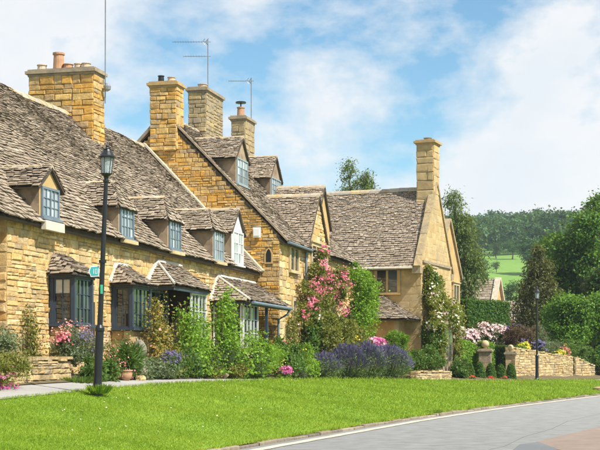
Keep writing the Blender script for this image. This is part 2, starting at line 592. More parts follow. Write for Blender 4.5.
ground_acc = Acc()
ground_acc.add([(-300, -690, -.5), (1280, -690, -.5), (1280, 880, -.5), (-300, 880, -.5)], [(0, 1, 2, 3)])
build('ground', ground_acc, MT['land'], kind='structure')
strip('road', XS, [lambda x, d=d: (YK(x) - d, 0 * x + .012 * math.sin(d * .4)) for d in (9, 7, 5, 3.5, 2, 1, .5, 0)], MT['asphalt'])
strip('road_edge_line', XS, [lambda x, d=d: (YK(x) - d + .012 * np.sin(x * 3.1), 0 * x + .012) for d in (.46, .24)], MT['line'])
strip('lawn', XS, [row_lawn(t) for t in np.linspace(0, 1, 26)], MT['lawn'])
strip('footpath', XS, [lambda x, d=d: (YP(x) - .03 + d, ZP(x) + .012 + .10 * d * np.clip((50 - x) / 25, 0, 1)) for d in (0, .3, .6, .9, 1.2)], MT['path'])


def garden_z(x, y):
    d = np.maximum(y - YP(x) - 1.15, 0)
    return ZP(x) + .03 + .12 * np.clip((50 - x) / 25, 0, 1) + .30 * np.clip(d / 2.2, 0, 1)


strip('garden_bed', XS, [lambda x, d=d: (YP(x) + 1.15 + d, garden_z(x, YP(x) + 1.15 + d) + wob(x * 2, d * 3) * min(1, d)) for d in (0, .4, .8, 1.3, 2, 3, 5, 9, 14, 24)], MT['soil'])

# road repair patches
pa = Acc()
pa.add([(24.9, 1.95, .016), (22.9, 1.52, .016), (20.5, .2, .016), (27, -.6, .016), (40, -1.2, .016), (37.5, .35, .016), (30.8, 1.1, .016)], [(0, 1, 2, 3, 4, 5, 6)])
build('road_patch', pa, MT['buff_patch'], kind='structure')
pa = Acc()
pa.add([(20.2, 2.05, .02), (19.6, 1.35, .02), (22.86, 1.45, .02), (24.8, 1.90, .02), (24.0, 2.15, .02), (22.6, 2.12, .02)], [(0, 1, 2, 3, 4, 5)])
build('road_patch', pa, MT['asphalt_dark'], kind='structure')

sm = Acc()
seam = [(17.0, 3.6), (20.5, 2.75), (23.5, 2.35), (26.5, 2.3), (30, 2.0), (34, 1.9), (39, 1.35), (46, .5), (54, -.7)]
for (xa, ya), (xb, yb) in zip(seam[:-1], seam[1:]):
    sm.add([(xa, ya - .009, .0135), (xb, yb - .009, .0135), (xb, yb + .009, .0135), (xa, ya + .009, .0135)], [(0, 1, 2, 3)])
build('road_seam', sm, MT['asphalt_dark'], kind='structure')

# kerb of separate stones
kerb = bpy.data.objects.new('kerb', None)
COL.objects.link(kerb)
kerb['kind'] = 'structure'
kst = []
for k in range(4):
    a = Acc()
    j = lambda s=.012: R_.uniform(-s, s)
    bx = [(x + j(), y + j(), z + j(.008)) for x, y, z in ((-.5, -.5, -1.5), (.5, -.5, -1.5), (.5, .5, -1.5), (-.5, .5, -1.5), (-.49, -.42, .9), (.49, -.42, .9), (.49, .5, 1), (-.49, .5, 1), (-.49, -.5, .72), (.49, -.5, .72))]
    a.add(bx, [(0, 1, 9, 8), (8, 9, 5, 4), (4, 5, 6, 7), (1, 2, 6, 5, 9), (3, 0, 8, 4, 7), (2, 3, 7, 6)])
    me = bpy.data.meshes.new('kerb_stone')
    me.from_pydata(a.v, [], a.f)
    me.materials.append(MT['kerb'])
    kst.append(me)
x = 14.0
while x < 92:
    L = R_.uniform(.75, 1.0)
    y0, y1 = float(YK(x)), float(YK(x + L))
    o = bpy.data.objects.new('kerb_stone', kst[R_.randrange(4)])
    COL.objects.link(o)
    o.parent = kerb
    o.location = (x + L / 2, (y0 + y1) / 2 + .075 + R_.uniform(-.012, .012), .0)
    o.rotation_euler = (R_.uniform(-.03, .03), R_.uniform(-.012, .012), math.atan2(y1 - y0, L))
    o.scale = (math.hypot(L, y1 - y0) - .012, .12, .06 + R_.uniform(-.022, .016))
    x += L

# ------------------------------------------------------------------ stone and slate generators
STONES = []
for k in range(12):
    a = Acc()
    q = lambda s: R_.uniform(-s, s) * 1.5
    c = R_.uniform(.03, .09)
    cz = c * 2.0
    back = [(-.5, .3, -.5), (.5, .3, -.5), (.5, .3, .5), (-.5, .3, .5)]
    mid = [(x + q(.02), -.5, z + q(.05)) for x, z in ((-.5, -.5), (.5, -.5), (.5, .5), (-.5, .5))]
    fr = [(x + q(.02), -1 + q(.25), z + q(.05)) for x, z in ((-.5 + c, -.5 + cz), (.5 - c, -.5 + cz), (.5 - c, .5 - cz), (-.5 + c, .5 - cz))]
    a.add(back + mid + fr, [(0, 1, 5, 4), (1, 2, 6, 5), (2, 3, 7, 6), (3, 0, 4, 7), (4, 5, 9, 8), (5, 6, 10, 9), (6, 7, 11, 10), (7, 4, 8, 11), (8, 9, 10, 11)])
    STONES.append(a)
STONE_ME = {}


def stone_mesh(k, mat):
    key = (k, mat.name)
    if key not in STONE_ME:
        me = bpy.data.meshes.new('stone')
        me.from_pydata(STONES[k].v, [], STONES[k].f)
        me.materials.append(mat)
        STONE_ME[key] = me
    return STONE_ME[key]


def spans(poly, z):
    xs = []
    n = len(poly)
    for i in range(n):
        (x0, z0), (x1, z1) = poly[i], poly[(i + 1) % n]
        if (z0 <= z < z1) or (z1 <= z < z0):
            xs.append(x0 + (x1 - x0) * (z - z0) / (z1 - z0))
    xs.sort()
    return [(xs[i], xs[i + 1]) for i in range(0, len(xs) - 1, 2)]


def isect(A, B):
    return [(max(a, c), min(b, d)) for a, b in A for c, d in B if min(b, d) - max(a, c) > .04]


def minus(A, h0, h1):
    out = []
    for a, b in A:
        if h1 <= a or h0 >= b:
            out.append((a, b))
            continue
        if h0 - a > .05:
            out.append((a, h0))
        if b - h1 > .05:
            out.append((h1, b))
    return out


class Pool:
    """stones laid for one owner; the largest in view become objects of their own"""

    def __init__(s):
        s.items = []

    def wall(s, o, u, poly, holes=(), h=(.13, .26), l=(.22, .65), proud=(.006, .04), gap=.014, mat=None):
        o, u = np.asarray(o, float), unit(u)
        zs, ss = [p[1] for p in poly], [p[0] for p in poly]
        zb, zt = min(zs), max(zs)
        S0, S1 = min(ss), max(ss)
        while zb < zt - .03:
            bh = R_.uniform(1.6, 3.4) * h[1]
            if zt - zb - bh < h[0]:
                bh = zt - zb
            x0 = S0
            while x0 < S1 - .01:
                x1 = x0 + R_.uniform(1.6, 3.6) * l[1]
                if S1 - x1 < l[1]:
                    x1 = S1
                # courses of this block
                n = max(1, round(bh / R_.uniform(*h)))
                hs = np.array([R_.uniform(.65, 1.35) for _ in range(n)])
                hs = hs / hs.sum() * bh
                z = zb
                for hh in hs:
                    s.course(o, u, poly, holes, z, hh, x0, x1, l, gap, proud, mat, h)
                    z += hh
                x0 = x1
            zb += bh
        return s

    def course(s, o, u, poly, holes, z, hh, xa, xb, l, gap, proud, mat, h):
        A = isect(isect(spans(poly, z + .01), spans(poly, z + hh - .01)), [(xa, xb)])
        for (hx0, hx1, hz0, hz1) in holes:
            if min(z + hh, hz1) - max(z, hz0) > .2 * hh:
                A = minus(A, hx0, hx1)
        for a, b in A:
            x = a
            while x < b - .03:
                L = R_.uniform(*l) * (1.25 if R_.random() < .12 else 1)
                if b - x - L < l[0] * .6:
                    L = b - x
                g = gap * R_.uniform(.4, 1.9)
                s.items.append((o, u, x + L / 2 + R_.uniform(-.006, .006), z + hh / 2 + R_.uniform(-.007, .007), L - g, hh - gap * R_.uniform(.4, 1.9), R_.uniform(*proud), mat))
                x += L

    def place(s, parent, solo, name='stone', joined='stonework'):
        b0 = base_of(parent)
        sc = []
        for (o, u, x, z, L, H, p, mat) in s.items:
            c = o + u * x
            c = V(c[0], c[1], z)
            d = np.linalg.norm(c - CAM)
            sc.append(L * H / d ** 2)
        order = np.argsort(sc)[::-1]
        rest = {}
        for i, q in enumerate(order):
            o, u, x, z, L, H, p, mat = s.items[q]
            c = o + u * x
            c = V(c[0], c[1], z)
            k = R_.randrange(12)
            flip = R_.random() < .5
            if i < solo:
                ob = bpy.data.objects.new(name, stone_mesh(k, mat))
                COL.objects.link(ob)
                ob.parent = parent
                ob.location = c - b0
                ob.rotation_euler = (R_.uniform(-.05, .05), R_.uniform(-.025, .025), math.atan2(u[1], u[0]))
                ob.scale = (L, p, H)
            else:
                a = rest.setdefault(mat.name, (Acc(), mat))[0]
                y = V(-u[1], u[0], 0)
                a.add([c + u * vx * L + y * vy * p + UP * vz * H for vx, vy, vz in STONES[k].v], STONES[k].f, R_.random())
        for a, mat in rest.values():
            build(joined, a, mat, parent, kind='stuff')


def back_wall(name, o, u, poly, thick, mat, parent):
    o, u = np.asarray(o, float), unit(u)
    y = V(-u[1], u[0], 0)
    a = Acc()
    a.prism([V(*(o + u * s)[:2], z) for s, z in poly], y * thick)
    return build(name, a, mat, parent)


def roof(parent, o, u, v, poly, c0=.17, c1=.10, w=(.11, .28), thick=.03, holes=(), sag=.03, mat=None, name='roof_slates', deck=True, deck_thick=.08):
    """stone slates laid in diminishing courses on the plane o + s*u + t*v"""
    mat = mat or MT['slate']
    o, u, v = np.asarray(o, float), unit(u), unit(v)
    n = np.cross(u, v)
    if n[2] < 0:
        n = -n
    a = Acc()
    ts = [p[1] for p in poly]
    T0, T1 = min(ts), max(ts)
    ph = R_.uniform(0, 6)

    def dz(s, t):
        return sag * (math.sin(s * .55 + ph) + .6 * math.sin(s * 1.3 + t * .9 + ph * 2) + .4 * math.sin(t * 1.7 + ph))
    t = T0
    while t < T1 - .03:
        f = (t - T0) / max(T1 - T0, .01)
        e = c0 + (c1 - c0) * f
        e *= R_.uniform(.92, 1.08)
        tt = min(t + e, T1)
        A = isect(spans(poly, t + .005), spans(poly, max(t + .006, tt - .02)))
        for (s0, s1, h0, h1) in holes:
            if min(tt, h1) - max(t, h0) > .3 * e:
                A = minus(A, s0, s1)
        for (p, q) in A:
            x = p - R_.uniform(0, .1)
            while x < q - .02:
                ww = R_.uniform(*w) * (1.15 - .35 * f)
                x0, x1 = max(x, p) + .004, min(x + ww, q) - .004
                x += ww
                if x1 - x0 < .03:
                    continue
                th = thick * R_.uniform(.7, 1.35)
                lo = .012 + thick * 1.0 + R_.uniform(-.008, .02)
                hi = .004
                j = lambda: R_.uniform(-.022, .022)
                tb0, tb1 = t + j() - .01, t + j() - .01
                tp = min(t + e * 1.5, T1 + .02)
                d0, d1 = dz(x0, t), dz(x1, t)
                e0, e1 = dz(x0, tp), dz(x1, tp)
                rr = R_.uniform(-.006, .006)
                P = lambda s, tq, h: o + u * s + v * tq + n * h
                vs = [P(x0, tb0, lo + d0 + rr), P(x1, tb1, lo + d1 - rr), P(x1 - .005, tp, hi + e1), P(x0 + .005, tp, hi + e0),
                      P(x0 + .004, tb0 + .006, lo + th + d0 + rr), P(x1 - .004, tb1 + .006, lo + th + d1 - rr), P(x1 - .009, tp, hi + th + e1), P(x0 + .009, tp, hi + th + e0)]
                if np.dot(np.cross(vs[1] - vs[0], vs[3] - vs[0]), n) > 0:
                    fs = [(4, 5, 6, 7), (0, 1, 5, 4), (1, 2, 6, 5), (3, 0, 4, 7)]
                else:
                    fs = [(7, 6, 5, 4), (4, 5, 1, 0), (5, 6, 2, 1), (7, 4, 0, 3)]
                a.add(vs, fs[:1], .1 + .9 * R_.random())
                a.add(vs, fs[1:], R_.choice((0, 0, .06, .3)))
        t = tt
    r = build(name, a, mat, parent, kind='stuff')
    if deck:
        d = Acc()
        inset = .02
        pl = [o + u * s + v * tq - n * (sag * 2 + .005) for s, tq in poly]
        d.prism(pl, -n * deck_thick)
        build('roof_deck', d, MT['deck'], parent)
    return r


RIDGE_ME = None


def ridge(parent, p0, p1, L=.46, w=.17, mat=None, sag=.0, name='ridge_tile'):
    """row of inverted-V ridge stones"""
    global RIDGE_ME
    mat = mat or MT['ridge']
    p0, p1 = np.asarray(p0, float), np.asarray(p1, float)
    if RIDGE_ME is None:
        RIDGE_ME = []
        for k in range(3):
            a = Acc()
            q = lambda: R_.uniform(-.06, .06)
            sec = [(-1, -.9), (-.75, -.25), (0, .35), (.75, -.25), (1, -.9), (0, -.3)]
            vs = [(-.5, y + q(), z + q()) for y, z in sec] + [(.5, y + q(), z + q()) for y, z in sec]
            fs = [(i, (i + 1) % 6, (i + 1) % 6 + 6, i + 6)[::-1] for i in range(6)] + [(0, 1, 2, 5), (2, 3, 4, 5), (11, 8, 7, 6), (11, 10, 9, 8)]
            a.add(vs, fs)
            RIDGE_ME.append(a)
    key = 'ridge' + mat.name
    if key not in STONE_ME:
        STONE_ME[key] = []
        for a in RIDGE_ME:
            me = bpy.data.meshes.new('ridge_tile')
            me.from_pydata(a.v, [], a.f)
            me.materials.append(mat)
            STONE_ME[key].append(me)
    d = p1 - p0
    D = np.linalg.norm(d)
    n = max(1, round(D / L))
    b0 = base_of(parent)
    for i in range(n):
        c = p0 + d * (i + .5) / n
        c = c + UP * (R_.uniform(-.008, .008) - sag * math.sin(math.pi * (i + .5) / n))
        o = bpy.data.objects.new(name, STONE_ME[key][R_.randrange(3)])
        COL.objects.link(o)
        o.parent = parent
        o.location = c - b0
        o.rotation_euler = (R_.uniform(-.03, .03), -math.atan2(d[2], math.hypot(d[0], d[1])) + R_.uniform(-.012, .012), math.atan2(d[1], d[0]))
        o.scale = (D / n * .985, w, w * R_.uniform(.9, 1.1))


def window(parent, o, u, w, h, cols, rows, mat, pane='pane_dark', mull=(), ft=.05, gt=.018, name='window_frame', depth=.06, panes_under=None, pane_map=None, recess=.02):
    """casement: frame and glazing bars as one piece, every pane its own; o = lower left outer corner, outward = -(z x u)"""
    o, u = np.asarray(o, float), unit(u)
    y = V(-u[1], u[0], 0)
    a = Acc()
    a.box(o, u * w, y * depth, UP * ft)
    a.box(o + UP * (h - ft), u * w, y * depth, UP * ft)
    a.box(o + UP * ft, u * ft, y * depth, UP * (h - 2 * ft))
    a.box(o + UP * ft + u * (w - ft), u * ft, y * depth, UP * (h - 2 * ft))
    xs = np.linspace(ft, w - ft, cols + 1)
    zs = np.linspace(ft, h - ft, rows + 1)
    for i in range(1, cols):
        t = ft * .9 if i in mull else gt
        a.box(o + u * (xs[i] - t / 2) + UP * ft + y * (.004 if i in mull else .012), u * t, y * (depth - .02), UP * (h - 2 * ft))
    for j in range(1, rows):
        a.box(o + u * ft + UP * (zs[j] - gt / 2) + y * .014, u * (w - 2 * ft), y * (depth - .026), UP * gt)
    fo = build(name, a, mat, parent)
    pp = panes_under or fo
    for i in range(cols):
        for j in range(rows):
            x0, x1, z0, z1 = xs[i] + .002, xs[i + 1] - .002, zs[j] + .002, zs[j + 1] - .002
            k1, k2, k3 = (R_.uniform(-.006, .006) for _ in range(3))
            q = Acc()
            P = lambda x, z, t: o + u * x + UP * z + y * (recess + .014 + t)
            q.add([P(x0, z0, k1), P(x1, z0, k2), P(x1, z1, k3), P(x0, z1, k1 + k3 - k2), P(x0, z0, .03), P(x1, z0, .03), P(x1, z1, .03), P(x0, z1, .03)],
                  [(0, 1, 2, 3), (7, 6, 5, 4), (4, 5, 1, 0), (5, 6, 2, 1), (6, 7, 3, 2), (7, 4, 0, 3)])
            pm = pane
            if pane_map:
                pm = pane_map(i, j) or pane
            build('pane', q, MT[pm], pp)
    return fo


def chimney(house, x0, x1, y0, y1, z0, z1, stone, cap_mat, pots, h=(.16, .26), l=(.25, .55), solo=45, axes=None, cap=.13, joints='mortar'):
    """stack with separate stones on its left and front faces, oversailing cap and clay pots"""
    if axes is None:
        ux, uy, org = V(1, 0, 0), V(0, 1, 0), V(0, 0, 0)
    else:
        ux, uy, org = axes
    P = lambda x, y, z: org + ux * x + uy * y + UP * z
    a = Acc()
    a.box(P(x0, y0, z0), ux * (x1 - x0), uy * (y1 - y0), UP * (z1 - .2 - z0))
    ch = build('chimney', a, MT[joints], house)
    p = Pool()
    zt = z1 - .2
    p.wall(P(x0 - .03, y0 - .03, 0), ux, [(0, z0), (x1 - x0 + .06, z0), (x1 - x0 + .06, zt), (0, zt)], h=h, l=l, mat=MT[stone], proud=(.02, .04))
    p.wall(P(x0 - .03, y1 + .03, 0), -uy, [(0, z0), (y1 - y0 + .06, z0), (y1 - y0 + .06, zt), (0, zt)], h=h, l=l, mat=MT[stone], proud=(.02, .04))
    p.place(ch, solo)
    c = Acc()
    for (e, za, zb) in ((cap * .45, z1 - .2, z1 - .12), (cap, z1 - .12, z1 - .02), (cap * .5, z1 - .02, z1 + .04)):
        c.box(P(x0 - e, y0 - e, za), ux * (x1 - x0 + 2 * e), uy * (y1 - y0 + 2 * e), UP * (zb - za - .001))
    build('cap', c, MT[cap_mat], ch)
    for (px, py, r, hh, m) in pots:
        q = Acc()
        q.lathe(P(px, py, z1 + .03), [(r * 1.1, 0), (r * 1.02, hh * .12), (r * .95, hh * .6), (r * .9, hh * .88), (r * 1.08, hh * .9), (r * 1.08, hh), (r * .8, hh), (r * .78, hh - .1)], 14)
        build('chimney_pot', q, MT[m], ch, smooth=False)
    return ch


def surround(parent, o, u, w, h, t=.14, proud=.05, mat='ashlar', mullions=(), name='stone_surround', hood=True):
    o, u = np.asarray(o, float), unit(u)
    y = V(-u[1], u[0], 0)
    a = Acc()
    p = o - y * proud
    a.box(p + u * -t, u * t, y * (proud + .02), UP * h)
    a.box(p + u * w, u * t, y * (proud + .02), UP * h)
    a.box(p + u * -t + UP * h, u * (w + 2 * t), y * (proud + .02), UP * t)
    a.box(p + u * (-t - .03) - UP * t * .8 - y * .04, u * (w + 2 * t + .06), y * (proud + .06), UP * t * .8)
    for m_ in mullions:
        a.box(p + u * (m_ - .05) + y * .006, u * .1, y * (proud + .01), UP * h)
    if hood:
        a.box(p + u * (-t - .08) + UP * (h + t + .002) - y * .06, u * (w + 2 * t + .16), y * (proud + .08), UP * .06)
    return build(name, a, MT[mat], parent)


# ================================================================== COTTAGE (left)
A = thing('cottage', 'long golden stone cottage with five small dormers and slate hooded bay windows, at left', 'house', (40, 14.4, .9))
AX0, AX1, AY = 29.7, 50.6, 14.4
holesA = [(32.0 - AX0, 33.25 - AX0, 2.0, 4.2), (36.3 - AX0, 37.8 - AX0, 2.0, 4.1), (39.0 - AX0, 42.4 - AX0, 1.4, 4.0), (45.2 - AX0, 50.6 - AX0, .9, 3.9),
          (34.15 - AX0, 35.0 - AX0, 1.0, 3.1)]
polyA = [(0, .8), (AX1 - AX0, .8), (AX1 - AX0, 4.95), (0, 4.95)]
back_wall('wall', (AX0, AY, 0), (1, 0, 0), polyA, .5, MT['mortar'], A)
pool = Pool()
pool.wall((AX0, AY, 0), (1, 0, 0), polyA, holesA, mat=MT['stone'], h=(.09, .22), l=(.14, .6))
# quoins and return at the left end, then the set-back end of the same cottage
pool.wall((AX0, AY + .5, 0), (0, -1, 0), [(0, .8), (.5, .8), (.5, 4.95), (0, 4.95)], mat=MT['stone'], h=(.2, .32), l=(.3, .5))
back_wall('wall', (23, AY + .5, 0), (1, 0, 0), [(0, .8), (AX0 - 23, .8), (AX0 - 23, 4.95), (0, 4.95)], .4, MT['mortar'], A)
pool.wall((23, AY + .5, 0), (1, 0, 0), [(0, .8), (AX0 - 23, .8), (AX0 - 23, 4.95), (0, 4.95)], mat=MT['stone'], h=(.14, .26))
pool.place(A, 290)
# side and rear walls
a = Acc()
a.box((23, 15.0, .5), (.4, 0, 0), (0, 8.4, 0), (0, 0, 4.3))
a.box((23, 23.0, .5), (27.5, 0, 0), (0, .4, 0), (0, 0, 4.3))
build('rear_wall', a, MT['mortar'], A)

A_EAVE, A_EZ, A_RY, A_RZ = 14.1, 4.76, 18.8, 9.7
sl_len = math.hypot(A_RY - A_EAVE, A_RZ - A_EZ)
vA = V(0, A_RY - A_EAVE, A_RZ - A_EZ) / sl_len
tanA = (A_RZ - A_EZ) / (A_RY - A_EAVE)
XE = 50.55
# dormers: x0, x1, y front, sill z, head z, apex z, style, frame, gable render, pane, cols
DORM = [
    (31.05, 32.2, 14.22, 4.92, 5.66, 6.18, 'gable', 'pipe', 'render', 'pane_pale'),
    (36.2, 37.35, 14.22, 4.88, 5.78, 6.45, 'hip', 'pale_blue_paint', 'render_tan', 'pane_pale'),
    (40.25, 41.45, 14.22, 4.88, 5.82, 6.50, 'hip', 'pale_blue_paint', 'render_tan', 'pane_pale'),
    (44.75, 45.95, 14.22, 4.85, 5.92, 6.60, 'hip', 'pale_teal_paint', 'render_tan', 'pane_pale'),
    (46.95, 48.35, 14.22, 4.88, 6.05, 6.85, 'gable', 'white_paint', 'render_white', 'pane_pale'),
]
roof_holes = [(d[0] + .05 - 23, d[1] - .05 - 23, -.1, (d[4] - A_EZ) / vA[2]) for d in DORM]
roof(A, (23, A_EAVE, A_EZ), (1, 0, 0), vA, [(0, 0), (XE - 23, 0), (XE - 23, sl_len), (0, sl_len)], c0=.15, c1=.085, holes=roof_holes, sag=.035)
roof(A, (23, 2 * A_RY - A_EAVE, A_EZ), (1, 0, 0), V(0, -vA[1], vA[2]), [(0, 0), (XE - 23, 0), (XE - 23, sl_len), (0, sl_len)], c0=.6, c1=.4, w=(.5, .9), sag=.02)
ridge(A, (23, A_RY, A_RZ + .05), (43.2, A_RY, A_RZ + .03), sag=.06)
ridge(A, (44.1, A_RY, A_RZ + .04), (XE, A_RY, A_RZ + .04), sag=.05)
a = Acc()
nA = V(0, -vA[2], vA[1])
a.box(V(XE - .3, A_EAVE, A_EZ) + nA * .07, V(.34, 0, 0), vA * sl_len, nA * .07)
build('verge', a, MT['verge'], A)


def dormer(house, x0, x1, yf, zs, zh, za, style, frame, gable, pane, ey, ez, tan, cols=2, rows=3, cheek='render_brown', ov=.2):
    """dormer on a roof plane z = ez + (y - ey) * tan, facing -Y"""
    xm = (x0 + x1) / 2
    ye = zh + .1                                          # dormer eaves height
    yb_e = ey + (ye - ez) / tan
    yb_a = ey + (za - ez) / tan
    a = Acc()
    lo = max(zs - .35, ez - .02)
    # cheeks and gable as one closed body
    P0 = [V(x0, yf, lo), V(x1, yf, lo), V(x1, yf, ye), V(xm, yf, za - .04) if style == 'gable' else V(x1, yf, ye), V(x0, yf, ye)]
    if style != 'gable':
        P0 = [P0[0], P0[1], P0[2], P0[4]]
    a.prism(P0, V(0, yb_a - yf, 0))
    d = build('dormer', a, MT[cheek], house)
    g = Acc()
    g.prism([p + V(0, -.012, 0) for p in P0], V(0, .008, 0))
    build('dormer_front', g, MT[gable], d)
    # roof slopes
    half = (x1 - x0) / 2 + ov
    rise = za - ye
    pitch = rise / ((x1 - x0) / 2)
    ze = za - half * pitch
    yb_low = ey + (ze - ez) / tan
    yfr = yf - .1
    for sgn in (-1, 1):
        o = V(xm + sgn * half, yfr, ze)
        v = unit(V(-sgn * half, 0, za - ze))
        L = math.hypot(half, za - ze)
        hipin = 0 if style == 'gable' else .42
        poly = [(0, 0), (yb_low - yfr + .25, 0), (yb_a - yfr + .3, L), (hipin, L)]
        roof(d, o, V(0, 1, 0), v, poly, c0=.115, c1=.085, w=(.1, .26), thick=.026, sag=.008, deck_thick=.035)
    if style != 'gable':
        v = unit(V(0, .42, za - ze))
        L = math.hypot(.42, za - ze)
        roof(d, V(xm - half, yfr, ze), V(1, 0, 0), v, [(0, 0), (2 * half, 0), (half + .03, L), (half - .03, L)], c0=.115, c1=.085, w=(.1, .24), thick=.026, sag=.006, deck_thick=.03)
    ridge(d, (xm, yfr + (.0 if style == 'gable' else .4), za + .03), (xm, yb_a + .1, za + .03), L=.34, w=.11)
    w, h = x1 - x0 - .14, zh - zs
    window(d, V(x0 + .07, yf - .07, zs), (1, 0, 0), w, h, cols * 2 if w > 1.2 else cols * 2, rows, MT[frame], pane, mull=(cols,), ft=.055, panes_under=d)
    s = Acc()
    s.box(V(x0 + .02, yf - .13, zs - .06), V(x1 - x0 - .04, 0, 0), V(0, .14, 0), V(0, 0, .055))
    build('sill', s, MT[frame], d)
    return d


dl = []
for dd in DORM:
    dl.append(dormer(A, *dd, ey=A_EAVE, ez=A_EZ, tan=tanA))
for i in (0, 1, 2, 3):
    x0, x1 = DORM[i][0], DORM[i][1]
    s = Acc()
    hh = .22 if i == 0 else .1
    s.box((x0 + .02, 14.04, 4.83 - hh), (x1 - x0 - .04, 0, 0), (0, .12, 0), (0, 0, hh))
    build('apron', s, MT['lead' if i == 0 else 'ashlar'], dl[i])
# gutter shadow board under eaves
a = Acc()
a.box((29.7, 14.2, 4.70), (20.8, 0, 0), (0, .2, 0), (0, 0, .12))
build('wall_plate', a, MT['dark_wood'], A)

chimney(A, 43.2, 44.05, 17.85, 20.1, 8.2, 11.15, 'stone_orange', 'lichen_cap',
        [(43.6, 18.25, .15, .22, 'buff_clay'), (43.6, 18.55, .13, .22, 'buff_clay'), (43.6, 18.9, .17, .22, 'clay'), (43.62, 19.25, .19, .62, 'clay'), (43.6, 19.85, .16, .24, 'buff_clay'), (43.6, 19.6, .07, .1, 'buff_clay')],
        h=(.12, .26), l=(.25, .65), solo=110)


def bay(house, x0, x1, y0, zs, zh, ztop, yw, frame, cols_f, cols_s, rows, pane_map_side=None, hip_in=.45, stone='stone', plinth=1.0, pane_side='pane_dark', pane_front='pane_dark', side_l=True):
    """square oriel with stone plinth, glazed left and front, hipped slate hood"""
    a = Acc()
    a.box((x0 + .12, y0 + .1, plinth), (x1 - x0 - .24, 0, 0), (0, yw - y0 - .02, 0), (0, 0, zh - plinth))
    b_ = build('bay_window', a, MT['dark_wood'], house)
    p = Pool()
    pl = Acc()
    pl.box((x0 + .06, y0 + .08, plinth), (x1 - x0 - .12, 0, 0), (0, yw - y0, 0), (0, 0, zs - .06 - plinth))
    build('plinth', pl, MT['mortar'], b_)
    p.wall((x0 + .05, y0 + .07, 0), (1, 0, 0), [(0, plinth), (x1 - x0 - .1, plinth), (x1 - x0 - .1, zs - .07), (0, zs - .07)], mat=MT['stone'], l=(.3, .6), h=(.16, .28))
    p.wall((x0 + .05, yw, 0), (0, -1, 0), [(0, plinth), (yw - y0 - .07, plinth), (yw - y0 - .07, zs - .07), (0, zs - .07)], mat=MT['stone'], l=(.25, .5), h=(.16, .28))
    p.place(b_, 24)
    s = Acc()
    s.box((x0 - .07, y0 - .07, zs - .06), (x1 - x0 + .14, 0, 0), (0, yw - y0 + .07, 0), (0, 0, .07))
    s.box((x0 - .03, y0 - .03, zh), (x1 - x0 + .06, 0, 0), (0, yw - y0 + .03, 0), (0, 0, .09))
    for px in (x0, x1 - .1):
        s.box((px, y0, zs + .011), (.1, 0, 0), (0, .1, 0), (0, 0, zh - zs - .012))
    s.box((x0, yw - .11, zs + .011), (.1, 0, 0), (0, .1, 0), (0, 0, zh - zs - .012))
    build('bay_frame', s, MT[frame], b_)
    window(b_, V(x0 + .101, y0 + .02, zs + .012), (1, 0, 0), x1 - x0 - .202, zh - zs - .014, cols_f, rows, MT[frame], pane_front, mull=(cols_f // 2,), ft=.04, panes_under=b_)
    window(b_, V(x0 + .02, yw - .111, zs + .012), (0, -1, 0), yw - y0 - .212, zh - zs - .014, cols_s, rows, MT[frame], pane_side, ft=.04, panes_under=b_, pane_map=pane_map_side)
    # hood
    e = .14
    zl = zh + .08
    X0, X1, Y0 = x0 - e, x1 + e, y0 - e
    run = yw - Y0
    rise = ztop - zl
    v = unit(V(0, run, rise))
    L = math.hypot(run, rise)
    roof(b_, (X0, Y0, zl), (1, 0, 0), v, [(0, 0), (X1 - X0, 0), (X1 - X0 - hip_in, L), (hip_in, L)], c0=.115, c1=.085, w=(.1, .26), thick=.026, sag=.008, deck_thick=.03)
    for sg, xx in ((1, X0), (-1, X1)):
        v2 = unit(V(sg * hip_in, 0, rise))
        L2 = math.hypot(hip_in, rise)
        roof(b_, (xx, yw, zl), (0, -1, 0), v2, [(0, 0), (run, 0), (0.02, L2), (0, L2)], c0=.115, c1=.085, w=(.1, .24), thick=.026, sag=.006, deck_thick=.03)
    return b_, (X0, X1, Y0, zl, hip_in, ztop)


def lead_strip(b_, p0, p1, w=.09, t=.04):
    a = Acc()
    a.tube([p0, p1], w * .8, 6)
    build('flashing', a, MT['lead'], b_)


bay1, _ = bay(A, 32.0, 33.2, 13.7, 2.36, 3.5, 4.1, 14.38, 'blue_paint', 4, 2, 3, pane_map_side=lambda i, j: 'pane_blind' if j == 2 else None)
bay2, q = bay(A, 36.1, 37.6, 13.75, 2.36, 3.48, 4.1, 14.38, 'blue_paint', 4, 2, 3)
lead_strip(bay2, (q[0] + .02, 14.36, q[3] + .06), (q[0] + q[4], 14.36, q[5] + .03))
lead_strip(bay2, (q[0] + q[4], 14.36, q[5] + .03), (q[1] - q[4], 14.36, q[5] + .03))


